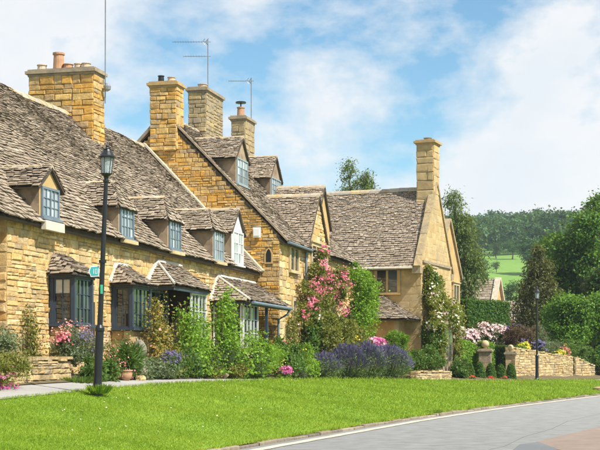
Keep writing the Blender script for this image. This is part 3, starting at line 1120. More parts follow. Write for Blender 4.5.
def canopy(house, x0, x1, y0, zl, ztop, xa, xb, yw=14.38, name='canopy', hip_right=True):
    """lean-to slate hood: front eave x0..x1 at y0, wall line xa..xb"""
    a = Acc()
    a.box((x0 + .05, y0 + .05, zl - .12), (x1 - x0 - .1, 0, 0), (0, .12, 0), (0, 0, .12))
    a.box((x0 + .05, y0 + .17, zl - .12), (.1, 0, 0), (0, yw - y0 - .2, 0), (0, 0, .12))
    c = build(name, a, MT['blue_paint'], house)
    run, rise = yw - y0, ztop - zl
    L = math.hypot(run, rise)
    roof(c, (x0, y0, zl), (1, 0, 0), unit(V(0, run, rise)), [(0, 0), (x1 - x0, 0), (xb - x0, L), (xa - x0, L)], c0=.12, c1=.09, w=(.16, .34), thick=.028, sag=.012, deck_thick=.03)
    d = xa - x0
    roof(c, (x0, yw, zl), (0, -1, 0), unit(V(d, 0, rise)), [(0, 0), (run, 0), (.02, math.hypot(d, rise)), (0, math.hypot(d, rise))], c0=.12, c1=.09, w=(.16, .3), thick=.028, sag=.008, deck_thick=.03)
    if hip_right:
        d2 = x1 - xb
        roof(c, (x1, yw, zl), (0, -1, 0), unit(V(-d2, 0, rise)), [(0, 0), (run, 0), (.02, math.hypot(d2, rise)), (0, math.hypot(d2, rise))], c0=.12, c1=.09, w=(.16, .3), thick=.028, sag=.008, deck_thick=.03)
    lead_strip(c, (x0, yw - .02, zl + .05), (xa, yw - .02, ztop + .03), .1)
    lead_strip(c, (xa, yw - .02, ztop + .03), (xb, yw - .02, ztop + .03), .1)
    lead_strip(c, (x0 + .02, y0 + .02, zl + .07), (xa, yw - .02, ztop + .05), .05)
    return c


# hooded window beside the vine
c3 = canopy(A, 38.75, 42.3, 13.45, 3.66, 4.42, 39.75, 41.9)
window(A, V(39.1, 14.30, 1.75), (1, 0, 0), 1.5, 1.8, 4, 3, MT['pale_blue_paint'], 'pane_dark', mull=(2,), name='window')
b3, _ = None, None
a = Acc()
a.box((40.75, 13.66, .9), (1.35, 0, 0), (0, .7, 0), (0, 0, 2.7))
bw = build('window_bay', a, MT['dark_wood'], A)
window(bw, V(40.7, 13.58, 1.95), (1, 0, 0), 1.45, 1.6, 4, 3, MT['white_paint'], 'pane_dark', mull=(2,), panes_under=bw)
# entrance hood with post and pipe
c4 = canopy(A, 45.0, 50.35, 12.95, 3.46, 4.34, 45.75, 50.4, hip_right=False)
a = Acc()
a.box((45.35, 13.35, .9), (1.7, 0, 0), (0, 1.0, 0), (0, 0, 2.5))
bw = build('window_bay', a, MT['dark_wood'], A)
window(bw, V(45.3, 13.27, 1.9), (1, 0, 0), 1.8, 1.5, 4, 3, MT['white_paint'], 'pane_dark', mull=(2,), panes_under=bw)
window(bw, V(45.27, 14.35, 1.9), (0, -1, 0), 1.0, 1.5, 2, 3, MT['white_paint'], 'pane_dark', panes_under=bw)
window(A, V(48.6, 14.3, 2.2), (1, 0, 0), .9, 1.1, 2, 3, MT['pipe'], 'pane_dark', name='window')
a = Acc()
a.box((47.35, 14.3, .9), (.95, 0, 0), (0, .08, 0), (0, 0, 2.05))
dr = build('door', a, MT['dark_wood'], A)
a = Acc()
for k in range(5):
    a.box((47.37 + k * .185, 14.27, .95), (.17, 0, 0), (0, .03, 0), (0, 0, 1.95))
build('door_board', a, MT['dark_wood'], dr)
a = Acc()
a.box((47.5, 13.05, .9), (.1, 0, 0), (0, .1, 0), (0, 0, 2.46))
build('porch_post', a, MT['blue_paint'], A)
a = Acc()
a.tube([(45.1, 12.9, 3.43), (50.3, 12.9, 3.41)], .055, 8)
gp = build('gutter', a, MT['pipe'], A)
a = Acc()
a.tube([(50.15, 12.92, 3.38), (50.1, 13.0, 3.2), (49.95, 13.3, 3.0), (49.95, 13.34, .95)], .045, 8)
build('downpipe', a, MT['pipe'], A)
# plank door set in the wall between the bays
a = Acc()
a.box((34.25, 14.38, 1.0), (.68, 0, 0), (0, .1, 0), (0, 0, 2.0))
dr = build('door', a, MT['dark_wood'], A)
surround(A, V(34.25, 14.4, 1.0), (1, 0, 0), .68, 2.02, t=.13, proud=.03, mat='ashlar_gold', hood=False)

# ================================================================== TALL HOUSE (middle)
B = thing('tall_house', 'taller golden stone house with three chimneys, two roof dormers and front gable', 'house', (56, 13.45, .9))
BX, BX1, BY, B_RY, B_RZ, B_EY, B_EZ = 50.6, 64.0, 13.45, 17.96, 10.85, 13.18, 5.93
tanB = (B_RZ - B_EZ) / (B_RY - B_EY)
lenB = math.hypot(B_RY - B_EY, B_RZ - B_EZ)
vB = V(0, B_RY - B_EY, B_RZ - B_EZ) / lenB
back = 2 * B_RY - BY
gab = [(0, .8), (back - BY, .8), (back - BY, 6.15), (back - B_RY, B_RZ - .06), (0, 6.15)]
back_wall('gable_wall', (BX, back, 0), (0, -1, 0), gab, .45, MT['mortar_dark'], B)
fr_poly = [(0, .8), (BX1 - BX, .8), (BX1 - BX, 6.1), (0, 6.1)]
back_wall('wall', (BX + .451, BY, 0), (1, 0, 0), [(s if s == 0 else s - .451, z) for s, z in fr_poly], .45, MT['mortar'], B)
pb = Pool()
pb.wall((BX, back, 0), (0, -1, 0), gab, [(back - 13.98, back - 13.72, 5.1, 5.7)], mat=MT['stone_orange'], h=(.08, .18), l=(.14, .44), proud=(.01, .035))
pb.wall((BX, BY, 0), (1, 0, 0), fr_poly, [(1.3, 2.8, 4.85, 6.0), (1.75, 2.3, 3.1, 3.9)], mat=MT['stone'], h=(.14, .26), l=(.25, .6))
# first front gable, slightly proud
gx0, gx1, gy, gm, gz = 54.55, 58.15, 13.33, 56.35, 8.32
gpoly = [(0, .8), (gx1 - gx0, .8), (gx1 - gx0, 6.2), ((gx1 - gx0) / 2, gz - .05), (0, 6.2)]
back_wall('front_gable_wall', (gx0, gy, 0), (1, 0, 0), gpoly, .1, MT['mortar'], B)
pb.wall((gx0, gy, 0), (1, 0, 0), gpoly, [(.45, 3.15, 4.35, 6.4), (.9, 2.4, 2.5, 3.8)], mat=MT['stone'], h=(.14, .24), l=(.25, .6))
pb.place(B, 240)
a = Acc()
a.prism([V(gx0 + .05, gy + .1, 6.1), V(gx1 - .05, gy + .1, 6.1), V(gm, gy + .1, gz - .1)], V(0, 2.2, 0))
build('gable_core', a, MT['deck'], B)
# second gable a little further along, set back
g2m, g2h, g2y, g2z = 58.55, 1.25, 13.62, 8.95
a = Acc()
a.prism([V(g2m - g2h, g2y, .9), V(g2m + g2h, g2y, .9), V(g2m + g2h, g2y, 7.4), V(g2m, g2y, g2z - .05), V(g2m - g2h, g2y, 7.4)], V(0, 2.6, 0))
build('front_gable_wall', a, MT['ashlar_gold'], B)

gl = []
def cross_gable(house, xm, half, yf, zap, ze):
    o_ = .14
    H = half + o_
    pitch = (zap - ze) / half
    zlow = zap - H * pitch
    for sg in (-1, 1):
        v = unit(V(-sg * H, 0, zap - zlow))
        L = math.hypot(H, zap - zlow)
        yb_low = B_EY + (zlow - B_EZ) / tanB
        yb_hi = B_EY + (zap - B_EZ) / tanB
        roof(house, V(xm + sg * H, yf - .1, zlow), V(0, 1, 0), v, [(0, 0), (max(yb_low - yf + .1, .05) + .15, 0), (yb_hi - yf + .3, L), (0, L)], c0=.15, c1=.085, sag=.012, deck_thick=.05)
    ridge(house, (xm, yf - .1, zap + .05), (xm, B_EY + (zap - B_EZ) / tanB + .1, zap + .05), L=.4, w=.14)


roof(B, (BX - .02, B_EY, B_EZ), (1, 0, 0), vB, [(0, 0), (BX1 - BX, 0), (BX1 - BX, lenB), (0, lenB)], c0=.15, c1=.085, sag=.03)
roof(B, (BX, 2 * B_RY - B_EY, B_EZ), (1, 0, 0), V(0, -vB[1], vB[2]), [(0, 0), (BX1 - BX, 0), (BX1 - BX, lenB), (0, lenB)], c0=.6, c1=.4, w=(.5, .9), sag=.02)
cross_gable(B, gm, (gx1 - gx0) / 2, gy, gz, 6.2)
cross_gable(B, g2m, g2h, g2y, g2z, 7.4)
ridge(B, (51.4, B_RY, B_RZ + .05), (54.4, B_RY, B_RZ + .05), sag=.02)
ridge(B, (57, B_RY, B_RZ + .04), (BX1 + 1, B_RY, B_RZ - .1), sag=.05)
nB = V(0, -vB[2], vB[1])
a = Acc()
a.box(V(BX - .07, B_EY - .02, B_EZ) + nB * .03, V(.14, 0, 0), vB * (lenB - .6), nB * .07)
build('rake_coping', a, MT['lichen_cap'], B)
a = Acc()
nB2 = V(0, vB[2], vB[1])
vB2 = V(0, -vB[1], vB[2])
a.box(V(BX - .1, 2 * B_RY - B_EY, B_EZ) + nB2 * .03, V(.2, 0, 0), vB2 * (lenB - .6), nB2 * .11)
build('rake_coping', a, MT['lichen_cap'], B)
dormer(B, 51.05, 52.65, 15.3, 8.25, 9.25, 10.1, 'gable', 'pale_teal_paint', 'render_tan', 'pane_pale', B_EY, B_EZ, tanB)
dormer(B, 57.5, 59.2, 15.7, 8.55, 9.35, 10.3, 'gable', 'pale_teal_paint', 'render_tan', 'pane_pale', B_EY, B_EZ, tanB)
chimney(B, 50.5, 51.25, 17.5, 18.5, 9.5, 12.1, 'stone_orange', 'orange_cap', [(50.88, 17.8, .15, .22, 'buff_clay'), (50.88, 18.22, .12, .3, 'black_paint')], h=(.14, .3), l=(.22, .55), solo=60)
chimney(B, 54.5, 56.7, 17.6, 18.3, 9.8, 12.65, 'stone_grey', 'lichen_cap', [(55.2, 17.95, .2, .24, 'buff_clay'), (56.1, 17.95, .16, .18, 'buff_clay')], h=(.12, .24), l=(.2, .5), solo=50)
ch4 = chimney(B, 60.2, 61.6, 17.6, 18.2, 9.8, 12.45, 'stone_grey', 'lichen_cap', [(60.6, 17.9, .17, .45, 'clay')], h=(.15, .3), l=(.25, .6), solo=30)
a = Acc()
a.lathe((60.6, 17.9, 12.93), [(.03, 0), (.03, .18), (.24, .18), (.24, .24), (.02, .27)], 10)
build('cowl', a, MT['black_paint'], ch4)
# windows of the tall house
def stone_window(house, o, u, w, h, lights, proud=.05, pane='pane_dark', mat='ashlar', rows=1, hood=True):
    o, u = np.asarray(o, float), unit(u)
    y = V(-u[1], u[0], 0)
    mu = [w * k / lights for k in range(1, lights)]
    sr = surround(house, o, u, w, h, proud=proud + .03, mat=mat, mullions=mu, hood=hood)
    for k in range(lights):
        x0 = w * k / lights + (.05 if k else 0)
        x1 = w * (k + 1) / lights - (.05 if k < lights - 1 else 0)
        for j in range(rows):
            q = Acc()
            q.box(o + u * x0 + UP * (h * j / rows) - y * .025, u * (x1 - x0), y * .02, UP * (h / rows - .012))
            build('pane', q, MT[pane], sr)


stone_window(B, (52.0, BY - .03, 4.98), (1, 0, 0), 1.2, .85, 2, rows=2)
stone_window(B, (52.42, BY - .03, 3.2), (1, 0, 0), .32, .6, 1, hood=False)
stone_window(B, (55.05, gy - .03, 4.5), (1, 0, 0), 2.6, 1.65, 4, rows=2)
stone_window(B, (55.5, gy - .03, 2.6), (1, 0, 0), 1.4, 1.05, 2, rows=2)
# little arched opening and alarm box on the shaded end wall
a = Acc()
yc = 13.85
arch = [(yc + .16, 5.12), (yc - .16, 5.12), (yc - .16, 5.5), (yc - .08, 5.66), (yc, 5.72), (yc + .08, 5.66), (yc + .16, 5.5)]
a.prism([V(BX - .02, y, z) for y, z in arch], V(-.03, 0, 0))
ar = build('arched_window', a, MT['ashlar_gold'], B)
a = Acc()
a.prism([V(BX - .052, yc + (y - yc) * .62, 5.18 + (z - 5.12) * .82) for y, z in arch], V(-.006, 0, 0))
build('pane', a, MT['pane_dark'], ar)
al = Acc()
al.box((BX - .17, 14.15, 6.1), (.12, 0, 0), (0, .28, 0), (0, 0, .38))
al.box((BX - .19, 14.18, 6.16), (.019, 0, 0), (0, .22, 0), (0, 0, .26))
build('alarm_box', al, MT['plastic'], None, loc=(BX - .1, 14.29, 6.1), label='small white alarm box fixed high on the shaded end wall of the tall house', cat='alarm box')
a = Acc()
a.tube([(54.3, 13.28, 5.95), (54.3, 13.32, 5.7), (54.3, 13.32, 1.0)], .05, 8)
for z in (2.2, 3.6, 5.0):
    a.cbox((54.3, 13.34, z), .16, .08, .06)
build('downpipe', a, MT['pipe'], B)
a = Acc()
a.tube([(50.7, 13.12, 5.92), (54.5, 13.12, 5.9)], .055, 8)
build('gutter', a, MT['pipe'], B)

# ================================================================== GABLED HOUSE (right of centre), turned 7 degrees with the bend
ca = rad(7)
UC, VC, OC = V(math.cos(ca), -math.sin(ca), 0), V(math.sin(ca), math.cos(ca), 0), V(65.41, 10.47, 0)
PC = lambda s, t, z: OC + UC * s + VC * t + UP * z
C = thing('gabled_house', 'golden stone house with tall chimney on its coped front gable, right of centre', 'house', tuple(PC(2.8, 4, .7)))
CW, CL, C_EZ, C_RZ = 5.5, 10.5, 6.0, 9.95
cg = [(0, .6), (CW, .6), (CW, 6.1), (CW / 2, C_RZ + .1), (0, 6.1)]
back_wall('gable_wall', PC(0, 0, 0), UC, cg, .4, MT['ashlar_gold'], C)
pc = Pool()
pc.wall(PC(0, 0, 0), UC, cg, [(.6, 2.6, 4.2, 6.1), (.8, 3.6, .6, 3.6)], mat=MT['stone_tan'], h=(.22, .36), l=(.4, .9), proud=(.006, .012), gap=.007)
lw = [(0, .6), (CL, .6), (CL, 6.05), (0, 6.05)]
back_wall('side_wall', PC(0, CL, 0), -VC, [(s - (.401 if s else 0), z) for s, z in lw], .4, MT['ashlar_gold'], C)
pc.wall(PC(0, CL, 0), -VC, lw, [(CL - 2.35, CL - 1.0, 4.55, 6.0)], mat=MT['stone_tan'], h=(.22, .36), l=(.4, .9), proud=(.006, .012), gap=.007)
pc.place(C, 120)
a = Acc()
a.box(PC(CW - .4, .41, .6), UC * .4, VC * (CL - .4), UP * 5.4)
build('side_wall', a, MT['ashlar_gold'], C)
run = CW / 2 + .28
zl = C_RZ - run * (C_RZ - C_EZ) / (CW / 2 + .2)
Lc = math.hypot(run, C_RZ - zl)
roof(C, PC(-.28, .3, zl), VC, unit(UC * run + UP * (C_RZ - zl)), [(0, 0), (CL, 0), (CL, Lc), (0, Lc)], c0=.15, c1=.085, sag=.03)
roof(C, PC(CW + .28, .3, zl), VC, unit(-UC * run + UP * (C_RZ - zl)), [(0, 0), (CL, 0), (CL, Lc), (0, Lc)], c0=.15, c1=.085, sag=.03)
ridge(C, PC(CW / 2, .9, C_RZ + .05), PC(CW / 2, CL, C_RZ + .1), L=.5, sag=.04)
# gutter along the side eave
a = Acc()
a.tube([PC(-.33, .3, zl - .01), PC(-.33, 8, zl - .01)], .055, 8)
build('gutter', a, MT['lead'], C)
# raked coping on kneelers
for sg in (0, 1):
    p0 = PC(-.3 if sg == 0 else CW + .3, -.06, 5.9)
    p1 = PC(CW / 2, -.06, C_RZ + .22)
    d = p1 - p0
    dn = unit(d)
    nn = unit(np.cross(VC, dn))
    if nn[2] < 0:
        nn = -nn
    npc = 8
    for k in range(npc):
        q = Acc()
        q.box(p0 + d * k / npc, d / npc - dn * .012, VC * .32, nn * (.13 + .012 * (k % 2)))
        build('coping_stone', q, MT['stone_grey'], C)
    q = Acc()
    q.box(PC(-.34 if sg == 0 else CW - .1, -.05, 5.62), UC * .44, VC * .4, UP * .3)
    build('kneeler', q, MT['stone_grey'], C)
chimney(C, 2.25, 3.25, .05, .85, 8.9, 12.25, 'stone_tan', 'orange_cap', [(2.75, .45, .2, .16, 'stone_grey')], h=(.3, .5), l=(.4, .9), solo=30, axes=(UC, VC, OC), cap=.15, joints='ashlar')
# string course, windows, ground-floor stone bay
a = Acc()
a.box(PC(.2, -.09, 6.15), UC * (CW - .4), VC * .12, UP * .12)
build('string_course', a, MT['lichen_cap'], C)
stone_window(C, PC(.95, -.03, 4.35), UC, 1.3, 1.5, 3, rows=2)
stone_window(C, PC(-.03, 2.15, 4.75), -VC, 1.0, 1.05, 2, mat='ashlar_gold')
q = Acc()
q.box(PC(.9, -.75, .55), UC * 2.0, VC * .74, UP * 2.7)
by = build('bay_window', q, MT['stone_grey'], C)
q = Acc()
q.box(PC(.75, -.9, 3.251), UC * 2.3, VC * .9, UP * .16)
build('bay_cap', q, MT['lichen_cap'], by)
for k in range(3):
    q = Acc()
    q.box(PC(1.02 + k * .62, -.77, 1.5), UC * .48, VC * .02, UP * 1.5)
    build('pane', q, MT['pane_dark'], by)
for k in range(2):
    q = Acc()
    q.box(PC(.88, -.65 + k * .32, 1.5), UC * .02, VC * .24, UP * 1.5)
    build('pane', q, MT['pane_dark'], by)
# hipped porch in the angle
PO = lambda s, t, z: PC(s, t, z)
q = Acc()
q.box(PC(-1.5, .75, .6), UC * 1.49, VC * 1.9, UP * 2.9)
po = build('porch', q, MT['ashlar_gold'], C)
za, ze = 4.6, 3.42
s0, s1, t0, t1 = -2.0, .0, .0, 3.0
tm = 1.9
vL = unit(UC * (s1 - s0) + UP * (za - ze))
LL = math.hypot(s1 - s0, za - ze)
roof(po, PC(s0, t1, ze), -VC, vL, [(0, 0), (t1 - t0, 0), (t1 - tm + .05, LL), (t1 - tm - .05, LL)], c0=.12, c1=.09, sag=.01, deck_thick=.04)
vF = unit(VC * (tm - t0) + UP * (za - ze))
LF = math.hypot(tm - t0, za - ze)
roof(po, PC(s0, t0, ze), UC, vF, [(0, 0), (s1 - s0, 0), (s1 - s0, LF), (s1 - s0 - .03, LF)], c0=.12, c1=.09, sag=.01, deck_thick=.04)
q = Acc()
q.box(PC(-1.53, 1.75, .7), UC * .03, VC * .62, UP * 2.0)
build('door', q, MT['dark_wood'], po)
q = Acc()
q.box(PC(-1.0, .72, 1.7), UC * .6, VC * .03, UP * 1.1)
build('pane', q, MT['pane_dark'], po)
q = Acc()
q.box(PC(-1.52, .68, .6), UC * .22, VC * .2, UP * 2.75)
build('quoin', q, MT['ashlar'], po)

# house beyond, only its coped gable shows
D = thing('stone_house', 'weathered stone house whose coped gable edge shows behind the gabled house', 'house', tuple(PC(12.6, 5, .6)))
q = Acc()
q.prism([PC(10.2, 2, .5), PC(15, 2, .5), PC(15, 2, 6.3), PC(12.6, 2, 9.2), PC(10.2, 2, 6.3)], VC * 7)
build('wall', q, MT['ashlar_gold'], D)
for sg in (-1, 1):
    p0, p1 = PC(12.6 + sg * 2.65, 1.9, 6.2), PC(12.6, 1.9, 9.4)
    d = p1 - p0
    nn = unit(np.cross(VC, unit(d)))
    nn = nn if nn[2] > 0 else -nn
    for k in range(5):
        q = Acc()
        q.box(p0 + d * k / 5, d / 5 * .985, VC * .5, nn * .16)
        build('coping_stone', q, MT['stone_grey'], D)
    v = unit(d)
    L = np.linalg.norm(d)
    roof(D, PC(12.6 + sg * 2.65, 2.4, 6.2), VC, v, [(0, 0), (6.6, 0), (6.6, L), (0, L)], sag=.02)
stone_window(D, PC(13.3, 1.97, 4.6), UC, 1.1, 1.2, 2)

# ================================================================== barns beyond the gardens
def simple_barn(name, label, o, ang, w, l, ze, zr, coping=True):
    u, v = V(math.cos(ang), math.sin(ang), 0), V(-math.sin(ang), math.cos(ang), 0)
    o = V(*o)
    t = thing(name, label, 'house', tuple(o))
    P = lambda s, q_, z: o + u * s + v * q_ + UP * z
    q = Acc()
    q.prism([P(0, 0, -.5), P(w, 0, -.5), P(w, 0, ze), P(w / 2, 0, zr), P(0, 0, ze)], v * l)
    build('wall', q, MT['ashlar_gold'], t)
    for sg in (0, 1):
        e = P(-.2 if sg == 0 else w + .2, 0, ze - .2)
        r = P(w / 2, 0, zr + .05)
        L = np.linalg.norm(r - e)
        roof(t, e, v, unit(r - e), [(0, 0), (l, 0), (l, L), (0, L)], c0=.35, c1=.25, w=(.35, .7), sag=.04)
        if coping:
            q = Acc()
            d = r - e
            nn = unit(np.cross(v, unit(d)))
            nn = nn if nn[2] > 0 else -nn
            q.box(e - v * .25, d, v * .5, nn * .28)
            build('coping', q, MT['verge'], t)
    return t


simple_barn('barn', 'far stone barn with pale coped gable, beyond the clipped hedge', (127.2, 14.0, .5), rad(-7), 6, 14, 4.6, 8.6)
simple_barn('low_barn', 'low far barn with sunlit slate roof between hedge and conifer', (135, 6.0, .5), rad(60), 8, 12, 3.9, 6.6, coping=False)

# ================================================================== garden walls, piers, ornaments
def stone_wall(name, label, p0, p1, z0, zt0, zt1, thick, mat, h, l, solo, cat='wall', ends=True, jag=.05, joint='mortar_dark', gap=.01, proud=(.02, .06)):
    p0, p1 = V(*p0, 0), V(*p1, 0)
    u = unit(p1 - p0)
    y = V(-u[1], u[0], 0)
    L = np.linalg.norm(p1 - p0)
    t = thing(name, label, cat, (p0[0], p0[1], z0))
    top = [(L * k / 10, zt0 + (zt1 - zt0) * k / 10 + R_.uniform(-jag, jag)) for k in range(10, -1, -1)]
    poly = [(0, z0 - .2), (L, z0 - .2)] + top
    a = Acc()
    a.prism([p0 + u * s + UP * z for s, z in [(0, z0 - .2), (L, z0 - .2), (L, zt1 - .06), (0, zt0 - .06)]], y * thick)
    build('wall_core', a, MT[joint], t)
    pw = Pool()
    pw.wall(p0, u, poly, h=h, l=l, mat=MT[mat], proud=proud, gap=gap)
    if ends:
        pw.wall(p0 + y * thick, -y, [(0, z0 - .2), (thick, z0 - .2), (thick, zt0), (0, zt0)], h=h, l=(.15, .3), mat=MT[mat], proud=proud, gap=gap)
        pw.wall(p1 + u * 0, y, [(0, z0 - .2), (thick, z0 - .2), (thick, zt1), (0, zt1)], h=h, l=(.15, .3), mat=MT[mat], proud=proud, gap=gap)
    pw.place(t, solo)
    # cap stones
    s = 0
    while s < L - .1:
        w = min(R_.uniform(.28, .5), L - s)
        z = zt0 + (zt1 - zt0) * (s + w / 2) / L
        q = Acc()
        hh = R_.uniform(.05, .09)
        o = p0 + u * s - y * R_.uniform(.02, .07) + UP * (z - .03 + R_.uniform(-.02, .03))
        q.box(o, u * (w - .012), y * (thick + R_.uniform(.03, .09)), UP * hh + u * R_.uniform(-.01, .01))
        build('cap_stone', q, MT[mat], t)
        s += w
    return t


stone_wall('dry_stone_wall', 'low dry stone retaining wall below the flower bed at far left', (20.5, 12.0), (30.0, 12.95), .82, 1.42, 1.5, .35, 'stone_pale', (.06, .12), (.18, .5), 240)
stone_wall('low_garden_wall', 'low stone bed wall between lavender mounds and climbing cream rose', (60.9, 9.95), (64.6, 8.95), .62, 1.02, 1.0, .3, 'stone_pale', (.09, .16), (.25, .5), 50)
stone_wall('garden_wall', 'tall dry stone garden wall directly behind the distant lamp post', (73.5, 6.95), (81.5, 4.3), .45, 2.2, 1.72, .4, 'stone_pale', (.08, .16), (.2, .5), 260, joint='mortar')
stone_wall('wall_end', 'short broken end of stone wall under the dark trees at right', (82.7, 4.2), (85.0, 3.2), .45, 1.75, 1.2, .4, 'stone_pale', (.09, .18), (.2, .5), 60, jag=.12)
stone_wall('front_plinth_wall', 'very low stone edging wall behind the row of small clipped bushes', (70.3, 9.2), (73.2, 7.6), .5, .98, .95, .3, 'stone_grey', (.09, .16), (.25, .5), 60)


def pier(x, y, z0, w, zt, label):
    t = thing('gate_pier', label, 'pier', (x, y, z0), 'gate piers with ball finials')
    a = Acc()
    a.cbox((x, y, z0 + .06), w + .12, w + .12, .3)
    build('base', a, MT['ashlar'], t)
    n = 4
    for k in range(n):
        a = Acc()
        h = (zt - z0 - .21) / n
        a.cbox((x + R_.uniform(-.006, .006), y, z0 + .212 + h * (k + .5)), w, w, h - .012)
        build('block', a, MT['stone_grey'], t)
    a = Acc()
    a.cbox((x, y, zt + .04), w + .16, w + .16, .09)
    a.cbox((x, y, zt + .115), w + .06, w + .06, .06)
    build('cap', a, MT['lichen_cap'], t)
    a = Acc()
    r = w * .33
    a.lathe((x, y, zt + .145), [(r * .5, 0), (r * .45, .05)] + [(max(r * math.sin(th), .01), .05 + r * .95 - r * math.cos(th)) for th in np.linspace(.5, math.pi, 10)], 14)
    build('ball_finial', a, MT['ashlar'], t, smooth=True)


pier(74.65, 8.5, .55, .62, 2.02, 'stone gate pier with ball finial between two bright hedge panels')
pier(78.4, 7.85, .55, .5, 2.0, 'narrow stone gate pier with ball finial just right of the second hedge panel')
pier(73.0, 7.0, .5, .48, 1.85, 'pale stone gate pier with ball finial at the end of the dry stone garden wall')

# carved stone ornament, pots and stones in the bed
orn = thing('stone_ornament', 'weathered grey carved stone head set among the bed plants under the second bay', 'ornament', (33.97, 12.75, 1.1))
a = Acc()
MT['stone_dark'] = mat_plain('dark_weathered_stone', (.30, .27, .22), .95, .5, 6, .6, col2=(.14, .13, .10))
a.lathe((33.97, 12.75, 1.1), [(.2, 0), (.22, .1), (.17, .2), (.15, .35), (.15, .42)], 10)
build('pedestal', a, MT['stone_dark'], orn)
a = Acc()
c = V(33.97, 12.75, 1.75)
vs, fs = [], []
for i in range(13):
    th = math.pi * i / 12
    for k in range(16):
        ph_ = 2 * math.pi * k / 16
        r = 1 + .05 * math.sin(3 * ph_ + i)
        p = V(.17 * math.sin(th) * math.cos(ph_), .19 * math.sin(th) * math.sin(ph_), -.24 * math.cos(th)) * r
        f_ = unit(V(-.9, -.45, 0))
        al = np.dot(p, f_)
        side = np.dot(p, V(f_[1], -f_[0], 0))
        if al > .08:
            if abs(side) < .035 and -.08 < p[2] < .06:
                p = p + f_ * .045
            if .035 < abs(side) < .1 and .02 < p[2] < .09:
                p = p - f_ * .045
            if abs(side) < .07 and -.15 < p[2] < -.1:
                p = p - f_ * .03
        vs.append(c + p)
for i in range(12):
    for k in range(16):
        fs.append((i * 16 + k, i * 16 + (k + 1) % 16, (i + 1) * 16 + (k + 1) % 16, (i + 1) * 16 + k))
a.add(vs, fs)
build('head', a, MT['stone_dark'], orn, smooth=True)
a = Acc()
a.lathe((0, 0, 0), [(.09, 0), (.15, .08), (.17, .16), (.15, .22), (.18, .23), (.18, .26), (.14, .26), (.13, .18)], 18)
build('terracotta_pot', a, MT['clay'], None, loc=(0, 0, 0), smooth=True, label='small round terracotta pot at the path edge under the second bay', cat='pot').location = (32.6, 12.6, float(garden_z(32.6, 12.6)) - .02)


def rock(x, y, z, sx, sy, sz, label, mat='stone_pale', seed=0):
    r = random.Random(seed)
    vs, fs = [], []
    for i in range(7):
        th = math.pi * i / 6
        for k in range(9):
            ph_ = 2 * math.pi * k / 9
            q = 1 + r.uniform(-.16, .16)
            vs.append((sx * math.sin(th) * math.cos(ph_) * q, sy * math.sin(th) * math.sin(ph_) * q, sz * -math.cos(th) * q))
    for i in range(6):
        for k in range(9):
            fs.append((i * 9 + k, i * 9 + (k + 1) % 9, (i + 1) * 9 + (k + 1) % 9, (i + 1) * 9 + k))
    a = Acc()
    a.add(vs, fs)
    o = build('rock', a, MT[mat], None, loc=(0, 0, 0), label=label, cat='stone', group='loose stones')
    o.location = (x, y, z)


rock(33.5, 12.55, .99, .22, .15, .10, 'flat pale stone lying in the bed right of the terracotta pot', seed=1)
rock(41.8, 12.9, 1.02, .24, .16, .12, 'pale stone at the path edge below the leafy vine', seed=5)
rock(65.5, 2.25, .17, .55, .3, .16, 'long flat stone on the grass near the kerb at the right edge', seed=2)
rock(67.2, 2.0, .15, .4, .25, .13, 'smaller flat stone nearest the right edge of the picture, on the verge', seed=3)


# ================================================================== lamps, sign and aerials
def lamp(x, y, z, h, lean, label):
    t = thing('street_lamp', label, 'lamp post', (x, y, z), 'black street lamps')
    a = Acc()
    c = V(x, y, z)
    a.lathe(c, [(.115, -.1), (.115, .12), (.09, .16), (.082, .3), (.082, 1.22), (.095, 1.25), (.095, 1.3), (.06, 1.36)], 16, tilt=lean)
    build('base', a, MT['black_paint'], t)
    a = Acc()
    a.lathe(c, [(.055, 1.3), (.05, 2.4), (.042, h - .72), (.06, h - .7), (.06, h - .67), (.04, h - .65), (.05, h - .60), (.105, h - .555), (.115, h - .535)], 16, tilt=lean)
    a.lathe(c, [(.075, 2.6), (.075, 2.66)], 14, tilt=lean)
    build('post', a, MT['black_paint'], t)
    a = Acc()
    a.lathe(c, [(.095, h - .534), (.125, h - .22), (.12, h - .22), (.09, h - .53)], 12, tilt=lean)
    build('lantern_glass', a, MT['lantern'], t)
    a = Acc()
    a.lathe(c, [(.025, h - .53), (.04, h - .5), (.05, h - .42), (.035, h - .36), (.01, h - .34)], 10, tilt=lean)
    build('bulb', a, MT['white_paint'], t)
    a = Acc()
    L = V(lean[0], lean[1], 0)
    for k in range(6):
        th = 2 * math.pi * k / 6
        d = V(math.cos(th), math.sin(th), 0)
        a.tube([c + d * .1 + (UP + L) * (h - .54), c + d * .13 + (UP + L) * (h - .21)], .006, 5)
    a.lathe(c, [(.17, h - .225), (.175, h - .2), (.15, h - .175), (.085, h - .08), (.075, h - .06), (.085, h - .05), (.03, h - .03), (.022, h - .005), (.035, h + .02), (.012, h + .06), (.004, h + .1)], 14, tilt=lean)
    build('lantern_cap', a, MT['black_paint'], t)
    return t


LEAN = (.010, -.041)
lamp(26.16, 10.72, .80, 4.92, LEAN, 'tall leaning black lamp post standing on the lawn edge at left')
lamp(72.3, 5.6, .48, 4.75, (0.0, 0.0), 'distant black lamp post in front of the dry stone garden wall')
